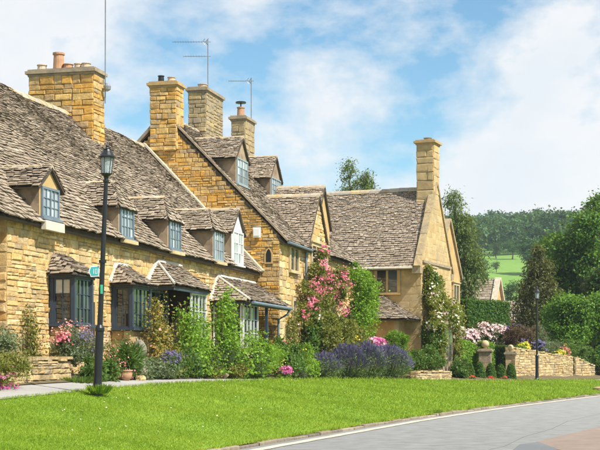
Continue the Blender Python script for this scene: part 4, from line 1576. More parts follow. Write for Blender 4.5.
# small teal sign and green tag on the near post
Rv, Fv = V(math.sin(ANG), -math.cos(ANG), 0), V(math.cos(ANG), math.sin(ANG), 0)
pz = 3.23
pc_ = V(26.16 + LEAN[0] * (pz - .8), 10.72 + LEAN[1] * (pz - .8), pz)
sg = thing('bus_stop_sign', 'small teal arrow-shaped sign plate fixed to the left lamp post', 'sign', tuple(pc_ - Rv * .14))
sx = pc_ - Rv * .155 - Fv * .02
a = Acc()
pent = [(-.115, 0), (-.08, .105), (.1, .115), (.1, -.1), (-.07, -.11)]
a.prism([sx + Rv * p + UP * q for p, q in pent], Fv * .012)
build('plate', a, MT['white_paint'], sg)
a = Acc()
a.prism([sx - Fv * .004 + Rv * p * .8 + UP * q * .8 for p, q in pent], Fv * .003)
build('teal_panel', a, MT['teal'], sg)
a = Acc()
for (x0, x1, z0, z1) in ((-.02, -.008, -.05, .05), (.015, .06, .04, .05), (.015, .06, -.05, -.04), (.015, .025, -.04, .04), (.05, .06, -.04, .04)):
    a.box(sx - Fv * .008 + Rv * x0 + UP * z0, Rv * (x1 - x0), Fv * .003, UP * (z1 - z0))
build('white_symbol', a, MT['white_paint'], sg)
a = Acc()
a.box(sx + Rv * .1 + UP * .05, Rv * .05, Fv * .014, UP * .02)
a.box(sx + Rv * .1 - UP * .06, Rv * .05, Fv * .014, UP * .02)
build('bracket', a, MT['metal'], sg)
pz = 2.78
pc_ = V(26.16 + LEAN[0] * (pz - .8), 10.72 + LEAN[1] * (pz - .8), pz)
a = Acc()
a.box(pc_ - Fv * .075 - Rv * .01, Rv * .05, Fv * .02, UP * .18)
a.box(pc_ - Fv * .079 - Rv * .003, Rv * .036, Fv * .003, UP * .165)
build('number_tag', a, MT['green_tag'], None, loc=tuple(pc_), label='narrow green tag on the left lamp post below the teal sign', cat='tag')


def yagi(base, h, boom_z, blen, label, extra=None, r=.022):
    t = thing('tv_aerial', label, 'aerial', base, 'television aerials')
    b_ = V(*base)
    a = Acc()
    a.tube([b_ - UP * .5, b_ + UP * h], r, 6)
    build('mast', a, MT['metal'], t)
    L_ = -Rv
    for z, l in boom_z:
        a = Acc()
        p = b_ + UP * z
        a.tube([p - L_ * .12, p + L_ * l], .013, 5)
        n = int(l / .11)
        for k in range(n):
            c = p + L_ * (.15 + k * .11)
            a.tube([c - Fv * .16, c + Fv * .16], .006, 4)
        build('boom', a, MT['metal'], t)
    a = Acc()
    p = b_ + UP * boom_z[0][0]
    for k in (-1, 1):
        a.tube([p + L_ * .1, p - L_ * .02 + UP * .16 * k + Fv * .05], .016, 5)
        a.tube([p + L_ * .22, p + L_ * .12 + UP * .14 * k], .012, 5)
    build('reflector', a, MT['metal'], t)
    return t


yagi((55.75, 17.9, 12.85), 2.05, [(1.95, 1.45), (1.35, 1.0)], 1.4, 'television aerial with two booms on the second chimney from the left gable')
yagi((62.3, 17.9, 11.6), 3.0, [(2.85, 1.05)], 1.0, 'single boom television aerial mast beside the farthest small chimney of the tall house')
t = thing('tv_aerial', 'very tall thin aerial mast on the broad chimney at left, running out of the top', 'aerial', (43.95, 17.72, 10.4), 'television aerials')
a = Acc()
a.tube([(43.95, 17.72, 10.1), (43.98, 17.72, 14.6)], .022, 6)
build('mast', a, MT['metal'], t)
a = Acc()
for k in range(5):
    a.tube([(43.95 + .28 * math.cos(1.2 * k), 17.66, 10.65 + .16 * math.sin(1.2 * k)), (43.95, 17.72, 10.65)], .01, 4)
a.lathe((43.88, 17.62, 10.5), [(.05, 0), (.12, .05), (.13, .16), (.05, .26)], 10)
build('bracket', a, MT['metal'], t)

# ================================================================== vegetation
def blob_pts(rg, blobs, n, clump=.22, per=26, shell=(.55, 1.04), lower=-.85):
    """points in leafy clumps spread over ellipsoids (cx,cy,cz,rx,ry,rz)"""
    bl = np.array(blobs, float)
    wts = (bl[:, 3] * bl[:, 4] * bl[:, 5]) ** (2 / 3)
    wts /= wts.sum()
    nc = max(4, n // per)
    bi = rg.choice(len(bl), nc, p=wts)
    d = rg.normal(size=(nc, 3))
    d /= np.linalg.norm(d, axis=1)[:, None]
    d[:, 2] = np.where(d[:, 2] < lower, -d[:, 2], d[:, 2])
    rr = rg.uniform(shell[0], shell[1], nc) ** .8
    cc = bl[bi, :3] + d * bl[bi, 3:] * rr[:, None]
    cs = bl[bi, 3:].mean(1) * clump * rg.uniform(.6, 1.4, nc)
    k = rg.integers(0, nc, n)
    off = rg.normal(size=(n, 3))
    p = cc[k] + off * cs[k][:, None] * np.array([1, 1, .75])
    out = d[k]
    blob_pts.tree = bi[k]
    return p, out, k


def leaf_mesh(rg, p, out, size, elong=1.7, bias=.6, droop=0.0, rk=None):
    n = len(p)
    nrm = rg.normal(size=(n, 3)) + out * bias * 1.6 + np.array([0, 0, .5])
    nrm /= np.linalg.norm(nrm, axis=1)[:, None]
    ax = rg.normal(size=(n, 3)) + out * .5 - np.array([0, 0, droop])
    ax -= nrm * (ax * nrm).sum(1)[:, None]
    ax /= np.linalg.norm(ax, axis=1)[:, None] + 1e-9
    sd = np.cross(ax, nrm)
    L = size * rg.uniform(.6, 1.35, n)[:, None]
    W = L / elong * .5
    fold = nrm * L * .09
    v = np.stack([p, p + ax * L * .5 + sd * W + fold, p + ax * L, p + ax * L * .5 - sd * W + fold], 1).reshape(-1, 3)
    f = np.arange(4 * n).reshape(n, 4)
    r = rg.random(n) if rk is None else np.clip(.6 * rg.random(n) + .4 * rk, 0, .999)
    return v, f, r


def leaf_obj(name, rg, blobs, n, size, mat, parent=None, base=(0, 0, 0), elong=1.7, bias=.6, droop=0., clump=.22, per=26, shell=(.55, 1.04), lower=-.85, kind=None):
    p, out, k = blob_pts(rg, blobs, n, clump, per, shell, lower)
    rk = np.random.default_rng(3).random(k.max() + 1)[k]
    v, f, r = leaf_mesh(rg, p, out, size, elong, bias, droop, rk)
    v -= np.asarray(base)
    return obj_mesh(name, mesh_np(name, v, f, r), MT[mat], parent, kind=kind)


def flower_obj(name, rg, pts, size, mat, parent, base, petals=5, out=None):
    n = len(pts)
    ax = rg.normal(size=(n, 3)) * .6 + np.array([-.35, -.45, .5]) if out is None else out + rg.normal(size=(n, 3)) * .4 + np.array([-.2, -.3, .2])
    ax /= np.linalg.norm(ax, axis=1)[:, None]
    ref = rg.normal(size=(n, 3))
    x = np.cross(ax, ref)
    x /= np.linalg.norm(x, axis=1)[:, None]
    y = np.cross(ax, x)
    s = size * rg.uniform(.65, 1.3, n)[:, None]
    V_, r = [], []
    for k in range(petals):
        th = 2 * math.pi * k / petals
        d = x * math.cos(th) + y * math.sin(th)
        e = np.cross(ax, d)
        V_.append(np.stack([pts, pts + d * s * .55 + e * s * .36 + ax * s * .22, pts + d * s * .95 + ax * s * .38, pts + d * s * .55 - e * s * .36 + ax * s * .22], 1))
    v = np.stack(V_, 1).reshape(-1, 3) - np.asarray(base)
    f = np.arange(len(v)).reshape(-1, 4)
    r = np.repeat(rg.random(n), petals)
    return obj_mesh(name, mesh_np(name, v, f, np.clip(r, 0, .999)), MT[mat], parent)


SEED = [100]


def bush(name, label, cat, base, blobs, n, size, mat, flowers=(), elong=1.7, clump=.27, group=None, stems=5, droop=0., shell=(.25, 1.1), bias=.45, per=16):
    """plant with foliage, a few woody stems and optional blossom: flowers = [(mat, count, size, blobs or None)]"""
    SEED[0] += 1
    rg = np.random.default_rng(SEED[0])
    t = thing(name, label, cat, base, group)
    bl2 = []
    for b_ in blobs:
        bl2.append((*b_[:3], *(np.array(b_[3:]) * .86)))
        for k in range(9):
            d = rg.normal(size=3)
            d /= np.linalg.norm(d)
            d[2] = abs(d[2]) * (1 if rg.random() < .75 else -1)
            q = rg.uniform(.75, 1.2)
            sr = rg.uniform(.14, .36)
            c_ = np.array(b_[:3]) + d * np.array(b_[3:]) * q
            c_[2] = max(c_[2], base[2] + .08)
            bl2.append((*c_, *(np.array(b_[3:]) * sr)))
    leaf_obj('foliage', rg, bl2, n, size, mat, t, base, elong, bias, droop, clump, per, shell)
    a = Acc()
    for k in range(stems):
        b_ = blobs[k % len(blobs)]
        e = V(b_[0], b_[1], b_[2]) + rg.normal(size=3) * np.array(b_[3:]) * .4
        m_ = (V(*base) + e) / 2 + rg.normal(size=3) * .06
        a.tube([V(*base) + V(*(rg.normal(size=2) * .06), -.03), m_, e], [.02, .014, .006], 5)
    build('stem', a, MT['bark'], t)
    for (fm, cnt, fs, fb) in flowers:
        p, out, k = blob_pts(rg, fb or blobs, cnt, .15, 6, (.6, 1.15), -.6)
        flower_obj('blossom', rg, p, fs, fm, t, base, out=out)
    return t


def stem_plant(name, label, cat, base, feet, nst, n, size, mat, spread=.13, flowers=(), elong=1.5, group=None, wander=.25, stem_r=.012, droop=.0):
    """airy climber: wandering stems with leaves set along them; feet = [(x0, x1, y, z0, z1)] patches the stems rise through"""
    SEED[0] += 1
    rg = np.random.default_rng(SEED[0])
    t = thing(name, label, cat, base, group)
    a = Acc()
    P, O, W = [], [], []
    for k in range(nst):
        x0, x1, y, z0, z1 = feet[k % len(feet)]
        x = rg.uniform(x0, x1)
        top = z0 + (z1 - z0) * rg.uniform(.45, 1.0) ** .8
        m_ = 7
        pts = []
        dx = rg.normal() * .5
        for q in range(m_):
            f = q / (m_ - 1)
            pts.append(V(x + dx * f * wander * 2 + rg.normal() * wander * .35 * f, y + rg.normal() * .12 * f - .12 * f * (1 - f), z0 + (top - z0) * f - droop * f ** 3))
        a.tube(pts, [stem_r * (1.15 - f_ / m_) for f_ in range(m_)], 5)
        pts = np.array(pts)
        L = max(top - z0, .2)
        nn = int(n * L)
        f = rg.random(nn) ** .8 * (m_ - 1)
        i0 = np.minimum(f.astype(int), m_ - 2)
        c = pts[i0] + (pts[i0 + 1] - pts[i0]) * (f - i0)[:, None]
        off = rg.normal(size=(nn, 3)) * spread * (.5 + rg.random(nn)[:, None])
        # leaves gather in sprays along the stem
        ph_ = np.sin(f * 7.0 + k)[:, None]
        P.append(c + off * (1 + .6 * ph_))
        d = off / (np.linalg.norm(off, axis=1)[:, None] + 1e-9)
        O.append(d + np.array([0, -.4, .2]))
    build('stem', a, MT['bark'], t)
    P, O = np.concatenate(P), np.concatenate(O)
    P[:, 2] = np.maximum(P[:, 2], base[2] + .02)
    v, f, r = leaf_mesh(rg, P, O, size, elong, .5, .3)
    obj_mesh('foliage', mesh_np('foliage', v - np.array(base), f, r), MT[mat], t)
    for fm, frac, fs in flowers:
        sel = rg.random(len(P)) < frac
        flower_obj('blossom', rg, P[sel] + O[sel] * .06, fs, fm, t, base, out=O[sel])
    return t


G = lambda x, y: float(garden_z(x, y))
# --- left bed
bush('shrub', 'grey-green rounded shrub above the dry stone wall at the left edge', 'shrub', (26.9, 13.3, 1.4), [(26.9, 13.3, 1.75, .75, .5, .42), (26.1, 13.4, 1.9, .6, .5, .5)], 6500, .075, 'leaf_grey', elong=2.4)
bush('trailing_plant', 'olive trailing plant with magenta flowers spilling over the wall at left edge', 'plant', (25.0, 12.15, 1.2), [(25.2, 12.0, 1.32, .55, .25, .25), (24.4, 11.95, 1.2, .5, .22, .25)], 4200, .05, 'leaf_olive', [('magenta', 90, .045, [(24.6, 11.9, 1.05, .35, .18, .22)])])
stem_plant('climbing_plant', 'thin dark climber trained up the cottage wall left of the first bay', 'climber', (30.6, 14.25, 1.2),
           [(30.45, 30.75, 14.25, 1.2, 2.75), (30.1, 30.8, 14.22, 1.2, 1.9)], 9, 190, .06, 'leaf_olive', .09, [('yellow', .01, .03)], wander=.1)
stem_plant('climbing_plant', 'rust and yellow climber on the set-back wall at the left edge', 'climber', (28.6, 14.75, 1.2),
           [(28.2, 28.9, 14.75, 1.2, 2.9)], 7, 190, .065, 'leaf_rust', .1, wander=.12)
bush('flowering_shrub', 'lavender-grey shrub topped with pink valerian beside the first bay', 'shrub', (31.1, 13.35, 1.35), [(31.0, 13.2, 1.75, .62, .4, .42), (30.5, 13.3, 1.65, .45, .35, .3), (31.5, 13.2, 1.7, .4, .35, .35)], 9000, .07, 'leaf_grey',
     [('salmon', 520, .024, [(31.2, 13.35, 2.05, .65, .35, .35), (30.3, 13.3, 1.95, .4, .25, .3), (31.6, 13.3, 1.85, .35, .25, .4)]), ('lav_tip', 420, .02, [(31.0, 13.0, 1.9, .55, .35, .3)]), ('pink', 150, .032, [(30.15, 13.2, 1.95, .18, .15, .15)])], elong=3)
stem_plant('valerian', 'loose pink valerian growing behind the left lamp post', 'plant', (32.6, 12.95, 1.05),
           [(32.1, 33.3, 12.9, 1.05, 2.15), (32.0, 33.4, 12.75, 1.05, 1.6)], 26, 150, .07, 'leaf_mid', .08, [('salmon', .14, .024), ('pink', .05, .028)], elong=2.4, wander=.3, stem_r=.006)
bush('leafy_plant', 'dark leafy plants at the foot of the left lamp post by the wall end', 'plant', (30.6, 12.7, .95), [(30.5, 12.6, 1.2, .4, .25, .3), (31.3, 12.6, 1.15, .45, .25, .25)], 4200, .1, 'leaf_mid', elong=3)
bush('iris_clump', 'upright sword-leaved green clump left of the carved stone head', 'plant', (33.1, 12.8, 1.0), [(33.0, 12.75, 1.35, .35, .2, .4), (33.5, 12.8, 1.3, .3, .2, .35)], 2600, .26, 'leaf_mid', elong=9, droop=-1.6, bias=.1)
bush('low_plant', 'low mixed green plants along the path under the second bay', 'plant', (34.6, 12.75, 1.0), [(34.2, 12.7, 1.15, .6, .25, .22), (35.3, 12.8, 1.2, .6, .3, .3), (36.2, 12.9, 1.2, .6, .3, .3)], 6500, .07, 'leaf_grey', [('palepink', 60, .03, None)])
bush('lavender_plant', 'small lilac-blue flowering clump in front of the hooded window', 'plant', (36.2, 12.7, 1.05), [(36.2, 12.7, 1.35, .4, .25, .28)], 2200, .09, 'lav_stem', [('lav_tip', 260, .04, [(36.2, 12.65, 1.5, .38, .25, .22)])], elong=4)
stem_plant('rust_shrub', 'rust-tinged rose bush between the second bay and the leafy vine', 'shrub', (36.9, 13.2, 1.1),
           [(36.2, 37.6, 13.2, 1.1, 2.6), (36.6, 37.3, 13.3, 1.1, 3.2), (35.8, 38.2, 13.0, 1.05, 1.9)], 20, 190, .075, 'leaf_rust', .13, [('salmon', .012, .045)])
bush('green_undergrowth', 'loose green undergrowth in front of the rust-tinged rose bush', 'plant', (37.6, 12.95, 1.05), [(37.2, 12.95, 1.3, .9, .3, .35), (38.4, 13.0, 1.45, .6, .3, .4)], 5000, .075, 'leaf_mid', flowers=[('lav_tip', 80, .025, None)])
# --- vine and neighbours
stem_plant('leafy_vine', 'large bright green vine climbing up the hooded window of the cottage', 'vine', (40.0, 13.2, 1.1),
           [(38.9, 40.6, 13.2, 1.1, 3.0), (39.2, 41.2, 13.0, 1.05, 2.2), (39.4, 40.2, 13.3, 1.1, 3.3), (38.6, 41.6, 12.85, 1.0, 1.7)], 26, 170, .09, 'leaf_bright', .15, elong=1.3)
stem_plant('leafy_vine', 'second bright green vine before the white window of the entrance hood', 'vine', (43.6, 13.0, 1.1),
           [(42.2, 43.4, 13.1, 1.1, 3.3), (42.2, 45.6, 12.9, 1.05, 2.1), (42.3, 43.0, 13.15, 1.1, 3.8), (44.8, 46.6, 12.95, 1.1, 2.5), (41.8, 45.8, 12.7, 1.0, 1.6)], 36, 170, .09, 'leaf_bright', .15, elong=1.3)
bush('leafy_undergrowth', 'mixed green undergrowth at the foot of the two bright vines', 'plant', (42.2, 12.9, 1.05), [(40.2, 13.0, 1.3, 1.2, .35, .4), (42.6, 12.9, 1.3, 1.3, .35, .4), (44.8, 12.85, 1.3, 1.0, .35, .4)], 9000, .075, 'leaf_dark', flowers=[('yellow', 40, .03, None), ('palepink', 40, .03, None)])
bush('purple_foliage_plant', 'reddish low plant at the path edge under the vines', 'plant', (42.5, 12.75, 1.0), [(42.4, 12.7, 1.15, .5, .25, .2)], 2200, .07, 'leaf_rust')
bush('yellow_shrub', 'yellow-green feathery shrub in front of the entrance hood', 'shrub', (46.6, 12.9, 1.05), [(46.4, 12.85, 1.5, .8, .4, .5), (47.6, 12.9, 1.55, .8, .4, .5), (45.5, 12.75, 1.3, .6, .35, .35)], 12000, .075, 'leaf_bright', elong=2.2, flowers=[('yellow', 60, .035, None)])
bush('leafy_shrub', 'mid green shrub beside the blue downpipe of the entrance hood', 'shrub', (49.4, 12.8, 1.0), [(49.0, 12.9, 1.7, .6, .4, .6), (50.0, 12.7, 1.5, .6, .4, .5), (49.0, 12.6, 1.3, .8, .35, .35)], 9000, .085, 'leaf_mid', [('yellow', 50, .04, None), ('salmon', 20, .05, None)])
bush('pink_flower_clump', 'small bright magenta flower clump beside the path below the entrance', 'flowers', (47.1, 12.35, .98), [(47.1, 12.3, 1.08, .34, .2, .13)], 1400, .05, 'leaf_mid', [('magenta', 420, .045, [(47.1, 12.28, 1.12, .34, .2, .14)])])
bush('lime_shrub', 'low lime-green plants at the foot of the tall house corner', 'shrub', (51.3, 12.5, .95), [(50.8, 12.4, 1.2, .7, .35, .32), (51.8, 12.45, 1.25, .7, .35, .35), (52.3, 12.8, 1.6, .4, .3, .5)], 8500, .08, 'leaf_bright', elong=1.9)
stem_plant('climbing_plant', 'thin brownish climber on the front corner of the tall house', 'climber', (51.6, 13.3, .95),
           [(51.3, 51.9, 13.25, .95, 3.5), (51.2, 52.2, 13.2, .95, 2.2)], 11, 170, .075, 'leaf_olive', .11, [('palepink', .008, .05)], wander=.12)


EDG = [(34.9, 'leaf_mid', 'palepink', 'low green edging plant by the path right of the flat pale stone'), (37.0, 'leaf_olive', 'yellow', 'low olive edging plant by the path under the rust-tinged bush'),
       (39.2, 'leaf_mid', 'lav_tip', 'low edging plant with tiny blue flowers under the first vine'), (41.0, 'leaf_rust', 'salmon', 'low rusty edging plant between the two vines'),
       (44.2, 'leaf_bright', 'yellow', 'low lime edging plant under the second vine'), (45.9, 'leaf_mid', 'magenta', 'low green edging plant just left of the magenta flower clump'),
       (48.6, 'leaf_bright', 'yellow', 'low lime edging plant just right of the magenta flower clump'), (50.4, 'leaf_grey', 'lav_tip', 'low grey edging plant below the downpipe')]
for x_, m_, fl_, lb_ in EDG:
    y_ = float(YP(x_)) + 1.3
    z_ = G(x_, y_)
    bush('edging_plant', lb_, 'plant', (x_, y_, z_), [(x_ - .4, y_, z_ + .14, .45, .2, .2), (x_ + .4, y_ + .1, z_ + .2, .5, .22, .26)], 3200, .06, m_, [(fl_, 60, .028, None)], stems=3, group='low edging plants along the path')


def lavender(label, base, rx, ry, h, n, seed):
    rg = np.random.default_rng(seed)
    t = thing('lavender_mound', label, 'lavender', base, 'lavender mounds along the path')
    b_ = V(*base)
    u = rg.normal(size=(n, 2))
    rr = np.sqrt(rg.random(n))
    th = rg.random(n) * 2 * math.pi
    r0 = rr * .5
    lump = 1 + .10 * np.sin(th * 3 + seed) + .07 * np.sin(th * 5 + 2 * seed) + .10 * rg.normal(size=n)
    root = np.stack([b_[0] + rx * r0 * np.cos(th), b_[1] + ry * r0 * np.sin(th), np.full(n, b_[2])], 1)
    ht = h * (1.0 - .55 * rr ** 2.6) * rg.uniform(.7, 1.12, n) * (1 + .08 * np.sin(th * 4 + seed * 1.7))
    tip = np.stack([b_[0] + rx * rr * lump * np.cos(th), b_[1] + ry * rr * lump * np.sin(th), b_[2] + ht], 1) + rg.normal(size=(n, 3)) * .05
    d = tip - root
    sd = np.cross(d, rg.normal(size=(n, 3)))
    sd /= np.linalg.norm(sd, axis=1)[:, None]
    w = .013
    mid = root + d * .12
    p80 = root + d * rg.uniform(.76, .9, n)[:, None]
    v = np.stack([mid - sd * w, mid + sd * w, p80 + sd * w * .7, p80 - sd * w * .7], 1).reshape(-1, 3) - b_
    obj_mesh('foliage', mesh_np('foliage', v, np.arange(4 * n).reshape(n, 4), rg.random(n)), MT['lav_stem'], t)
    w = .017
    q = p80 + (tip - p80) * .6
    v = np.stack([p80, q + sd * w, tip, q - sd * w], 1).reshape(-1, 3) - b_
    obj_mesh('flower_spike', mesh_np('flower_spike', v, np.arange(4 * n).reshape(n, 4), rg.random(n)), MT['lav_tip'], t)
    # woody leafy heart
    leaf_obj('leafy_heart', rg, [(b_[0], b_[1], b_[2] + h * .35, rx * .92, ry * .92, h * .45)], 9000, .09, 'lav_stem', t, base, elong=4, droop=-1)


lavender('small grey-purple lavender clump at the left end of the lavender row', (52.4, 12.15, .85), 1.0, .55, .85, 6500, 1)
lavender('wide lavender mound in the middle of the row, left of the biggest', (54.6, 11.75, .85), 1.6, .85, 1.15, 15000, 2)
lavender('largest lavender mound directly under the climbing pink rose shrubs', (56.5, 11.35, .82), 1.6, .9, 1.25, 15000, 3)
lavender('right-hand lavender mound below the slate-roofed porch', (58.4, 10.8, .8), 1.5, .9, 1.2, 14000, 4)
# --- climbing rose and shrubs by the tall house
bush('climbing_rose', 'big climbing rose with clusters of pink blooms on the tall house front', 'rose', (54.6, 12.9, .95),
     [(55.6, 13.0, 5.6, .4, .25, .4), (54.6, 12.95, 4.9, .6, .3, .5), (55.9, 12.85, 4.7, .7, .35, .6), (53.6, 13.0, 4.0, .7, .3, .55), (55.0, 12.85, 4.0, .8, .35, .6), (56.6, 12.7, 4.0, .7, .4, .7), (52.8, 13.05, 3.3, .6, .25, .5), (54.4, 12.85, 3.1, 1.0, .35, .5), (56.0, 12.7, 3.1, .9, .4, .5), (57.4, 12.6, 4.8, .4, .3, .6)],
     15000, .1, 'leaf_olive', [('pink', 1300, .046, [(55.7, 12.85, 5.9, .4, .2, .25), (54.9, 12.75, 5.0, .7, .22, .55), (53.9, 12.75, 4.3, .7, .22, .5), (55.6, 12.6, 4.4, .9, .25, .7), (57.0, 12.4, 4.5, .6, .3, .9), (53.3, 12.85, 3.6, .7, .2, .45), (52.4, 12.9, 3.2, .35, .15, .2), (56.8, 12.4, 3.6, .6, .3, .4)]), ('palepink', 200, .045, None)], elong=1.5, stems=8)
bush('tall_shrub', 'bright green tall shrub right of the climbing pink rose', 'shrub', (59.4, 12.2, .95), [(58.9, 12.2, 5.0, .7, .5, .6), (59.5, 12.0, 4.3, .9, .55, .8), (59.2, 12.0, 3.3, 1.0, .6, .8), (58.7, 12.1, 2.4, .8, .5, .6), (60.1, 11.8, 4.6, .45, .4, .4)], 17000, .1, 'leaf_bright', elong=1.6, stems=8)
bush('dark_shrub', 'dark green shrub between the pink climbing rose and the porch', 'shrub', (58.7, 12.5, .9), [(58.6, 12.5, 2.6, 1.0, .4, 1.1), (59.8, 12.3, 2.4, .7, .5, .9)], 8000, .1, 'leaf_dark', elong=1.6)
bush('olive_shrub', 'wide olive-green shrub behind the lavender mounds', 'shrub', (55.7, 12.35, .9), [(54.6, 12.4, 2.2, .9, .4, .7), (56.0, 12.1, 2.5, .9, .45, .65), (57.3, 11.9, 2.3, .8, .45, .6), (55.5, 12.2, 1.7, 1.6, .45, .5)], 16000, .09, 'leaf_olive', [('yellow', 60, .05, None)])
bush('green_shrub', 'mid green leafy climber under the front gable windows', 'shrub', (53.9, 12.9, .9), [(53.9, 12.95, 2.4, .5, .3, .9), (53.3, 12.9, 1.7, .5, .3, .6), (54.5, 12.9, 3.3, .35, .2, .5)], 7500, .09, 'leaf_mid')
bush('pink_flower_clump', 'pale magenta flower clump above the right-hand lavender mound', 'flowers', (58.9, 11.45, .9), [(58.9, 11.5, 1.9, .75, .4, .45)], 3000, .08, 'leaf_mid', [('magenta', 500, .06, [(58.9, 11.35, 2.2, .75, .35, .22)]), ('palepink', 250, .06, [(58.9, 11.35, 2.2, .75, .35, .22)])])
bush('fern_shrub', 'bright emerald feathery bush in front of the porch', 'shrub', (60.7, 10.85, .8), [(60.7, 10.85, 2.0, .65, .55, .55), (60.6, 10.9, 2.5, .4, .35, .3), (60.9, 10.7, 1.4, .7, .5, .5)], 11000, .1, 'leaf_hedge_bright', elong=4, droop=-.7)
bush('green_bush', 'round green bush on the low bed wall left of the cream rose', 'shrub', (63.0, 9.75, .85), [(62.9, 9.75, 1.6, .75, .45, .42), (61.9, 10.1, 1.5, .6, .45, .45), (63.6, 9.5, 1.4, .4, .35, .3)], 8000, .09, 'leaf_mid')
bush('climbing_rose', 'rust-leaved climbing rose with cream blooms over the gabled house front', 'rose', tuple(PC(1.0, -.95, .7)),
     [(*PC(.4, -.4, 4.6), .75, .35, .6), (*PC(1.2, -.5, 4.1), 1.0, .45, .8), (*PC(2.4, -.9, 3.7), 1.0, .45, .7), (*PC(3.4, -.7, 3.7), .7, .4, .5), (*PC(.3, -.6, 3.0), .6, .45, .8), (*PC(.2, -.7, 2.0), .6, .45, .7), (*PC(3.9, -.6, 3.0), .5, .35, .6), (*PC(3.7, -.7, 2.2), .4, .3, .6), (*PC(.4, -.25, 5.6), .25, .18, .5), (*PC(2.6, -.2, 5.2), .35, .18, .5)],
     27000, .1, 'leaf_rose', [('cream', 620, .055, None), ('palepink', 260, .055, None)], stems=8)
bush('leafy_climber', 'green climber low on the corner of the gabled house below the cream rose', 'climber', tuple(PC(.1, -.7, .7)), [(*PC(.1, -.6, 2.4), .6, .4, .9), (*PC(-.2, -.5, 1.5), .6, .45, .5), (*PC(.7, -.45, 5.2), .25, .2, .5)], 6500, .1, 'leaf_mid')
bush('green_plant', 'light green plant at the foot of the stone bay window', 'plant', tuple(PC(2.2, -1.5, .6)), [(*PC(1.6, -1.5, .95), .6, .4, .4), (*PC(2.6, -1.2, 1.15), .6, .35, .45), (*PC(3.9, -.8, 1.1), .5, .3, .45)], 7000, .1, 'leaf_mid', [('salmon', 20, .06, None)])


# --- clipped hedges and topiary
def hedge(name, label, p0, p1, depth, z0, z1, mat, n, size=.09, cat='hedge', group=None, round_=.12, slope=0.0):
    SEED[0] += 1
    rg = np.random.default_rng(SEED[0])
    p0, p1 = V(*p0, 0), V(*p1, 0)
    u = unit(p1 - p0)
    y = V(-u[1], u[0], 0)
    L = np.linalg.norm(p1 - p0)
    base = (p0[0], p0[1], z0)
    t = thing(name, label, cat, base, group)
    a = Acc()
    k = .12
    a.prism([p0 + u * k + y * k + UP * z0, p0 + u * (L - k) + y * k + UP * z0, p0 + u * (L - k) + y * k + UP * (z1 - k + slope), p0 + u * k + y * k + UP * (z1 - k)], y * (depth - 2 * k))
    build('inner_branches', a, MT['leaf_dark'], t)
    H = z1 - z0
    areas = np.array([L * H, depth * H, L * depth, depth * H])
    face = rg.choice(4, n, p=areas / areas.sum())
    s, q = rg.random(n), rg.random(n)
    P = np.zeros((n, 3))
    out = np.zeros((n, 3))
    for i in range(4):
        m_ = face == i
        if i == 0:
            P[m_] = p0 + np.outer(s[m_] * L, u) + np.outer(q[m_] * H, UP) + UP * z0
            out[m_] = -y
        elif i == 1:
            P[m_] = p0 + np.outer(s[m_] * depth, y) + np.outer(q[m_] * H, UP) + UP * z0
            out[m_] = -u
        elif i == 2:
            P[m_] = p0 + np.outer(s[m_] * L, u) + np.outer(q[m_] * depth, y) + UP * z1
            out[m_] = UP
        else:
            P[m_] = p0 + u * L + np.outer(s[m_] * depth, y) + np.outer(q[m_] * H, UP) + UP * z0
            out[m_] = u
    P[:, 2] += slope * ((P - p0) @ u) / L * (P[:, 2] - z0) / H
    P += rg.normal(size=(n, 3)) * .035 - out * rg.random(n)[:, None] * .1
    # soft rounding of the top
    P += .03 * np.sin(P[:, [1, 2, 0]] * 3.0)
    v, f, r = leaf_mesh(rg, P, out, size, 1.6, 1.0)
    obj_mesh('foliage', mesh_np('foliage', v - np.array(base), f, r), MT[mat], t)
    return t


hedge('clipped_hedge', 'bright clipped hedge panel left of the first gate pier', (72.8, 9.86), (74.9, 9.0), .9, .6, 2.75, 'leaf_bright', 14000, slope=-.35)
hedge('clipped_hedge', 'narrow bright clipped hedge panel right of the first gate pier', (76.0, 8.5), (77.9, 7.9), .9, .6, 2.55, 'leaf_bright', 10000, slope=-.3)
hedge('dark_hedge', 'dark clipped hedge arch beside the pale gate pier and stone wall', (76.6, 7.6), (79.8, 6.3), .9, .6, 2.35, 'leaf_dark', 9000)
hedge('yew_hedge', 'large dark block of clipped yew behind the pale pink roses', (82.2, 10.4), (85.4, 8.2), 2.2, .3, 5.1, 'leaf_hedge', 26000, size=.11)
bush('rose_bush', 'wide bush covered in pale pink roses below the clipped yew block', 'rose', (78.6, 8.9, .7), [(77.0, 9.6, 2.6, 1.0, .6, .7), (78.4, 9.0, 2.9, 1.1, .6, .7), (80.0, 8.3, 2.8, 1.1, .6, .65), (78.6, 8.8, 2.0, 2.0, .7, .8)], 14000, .11, 'leaf_dark',
     [('palepink', 1700, .08, [(76.6, 9.6, 2.7, 1.0, .5, .6), (78.2, 8.9, 3.0, 1.0, .5, .6), (79.8, 8.2, 2.9, 1.1, .5, .6), (81.2, 7.7, 2.6, .8, .5, .5)])], stems=7)
tops = ['leftmost', 'second', 'third', 'fourth', 'fifth', 'sixth']
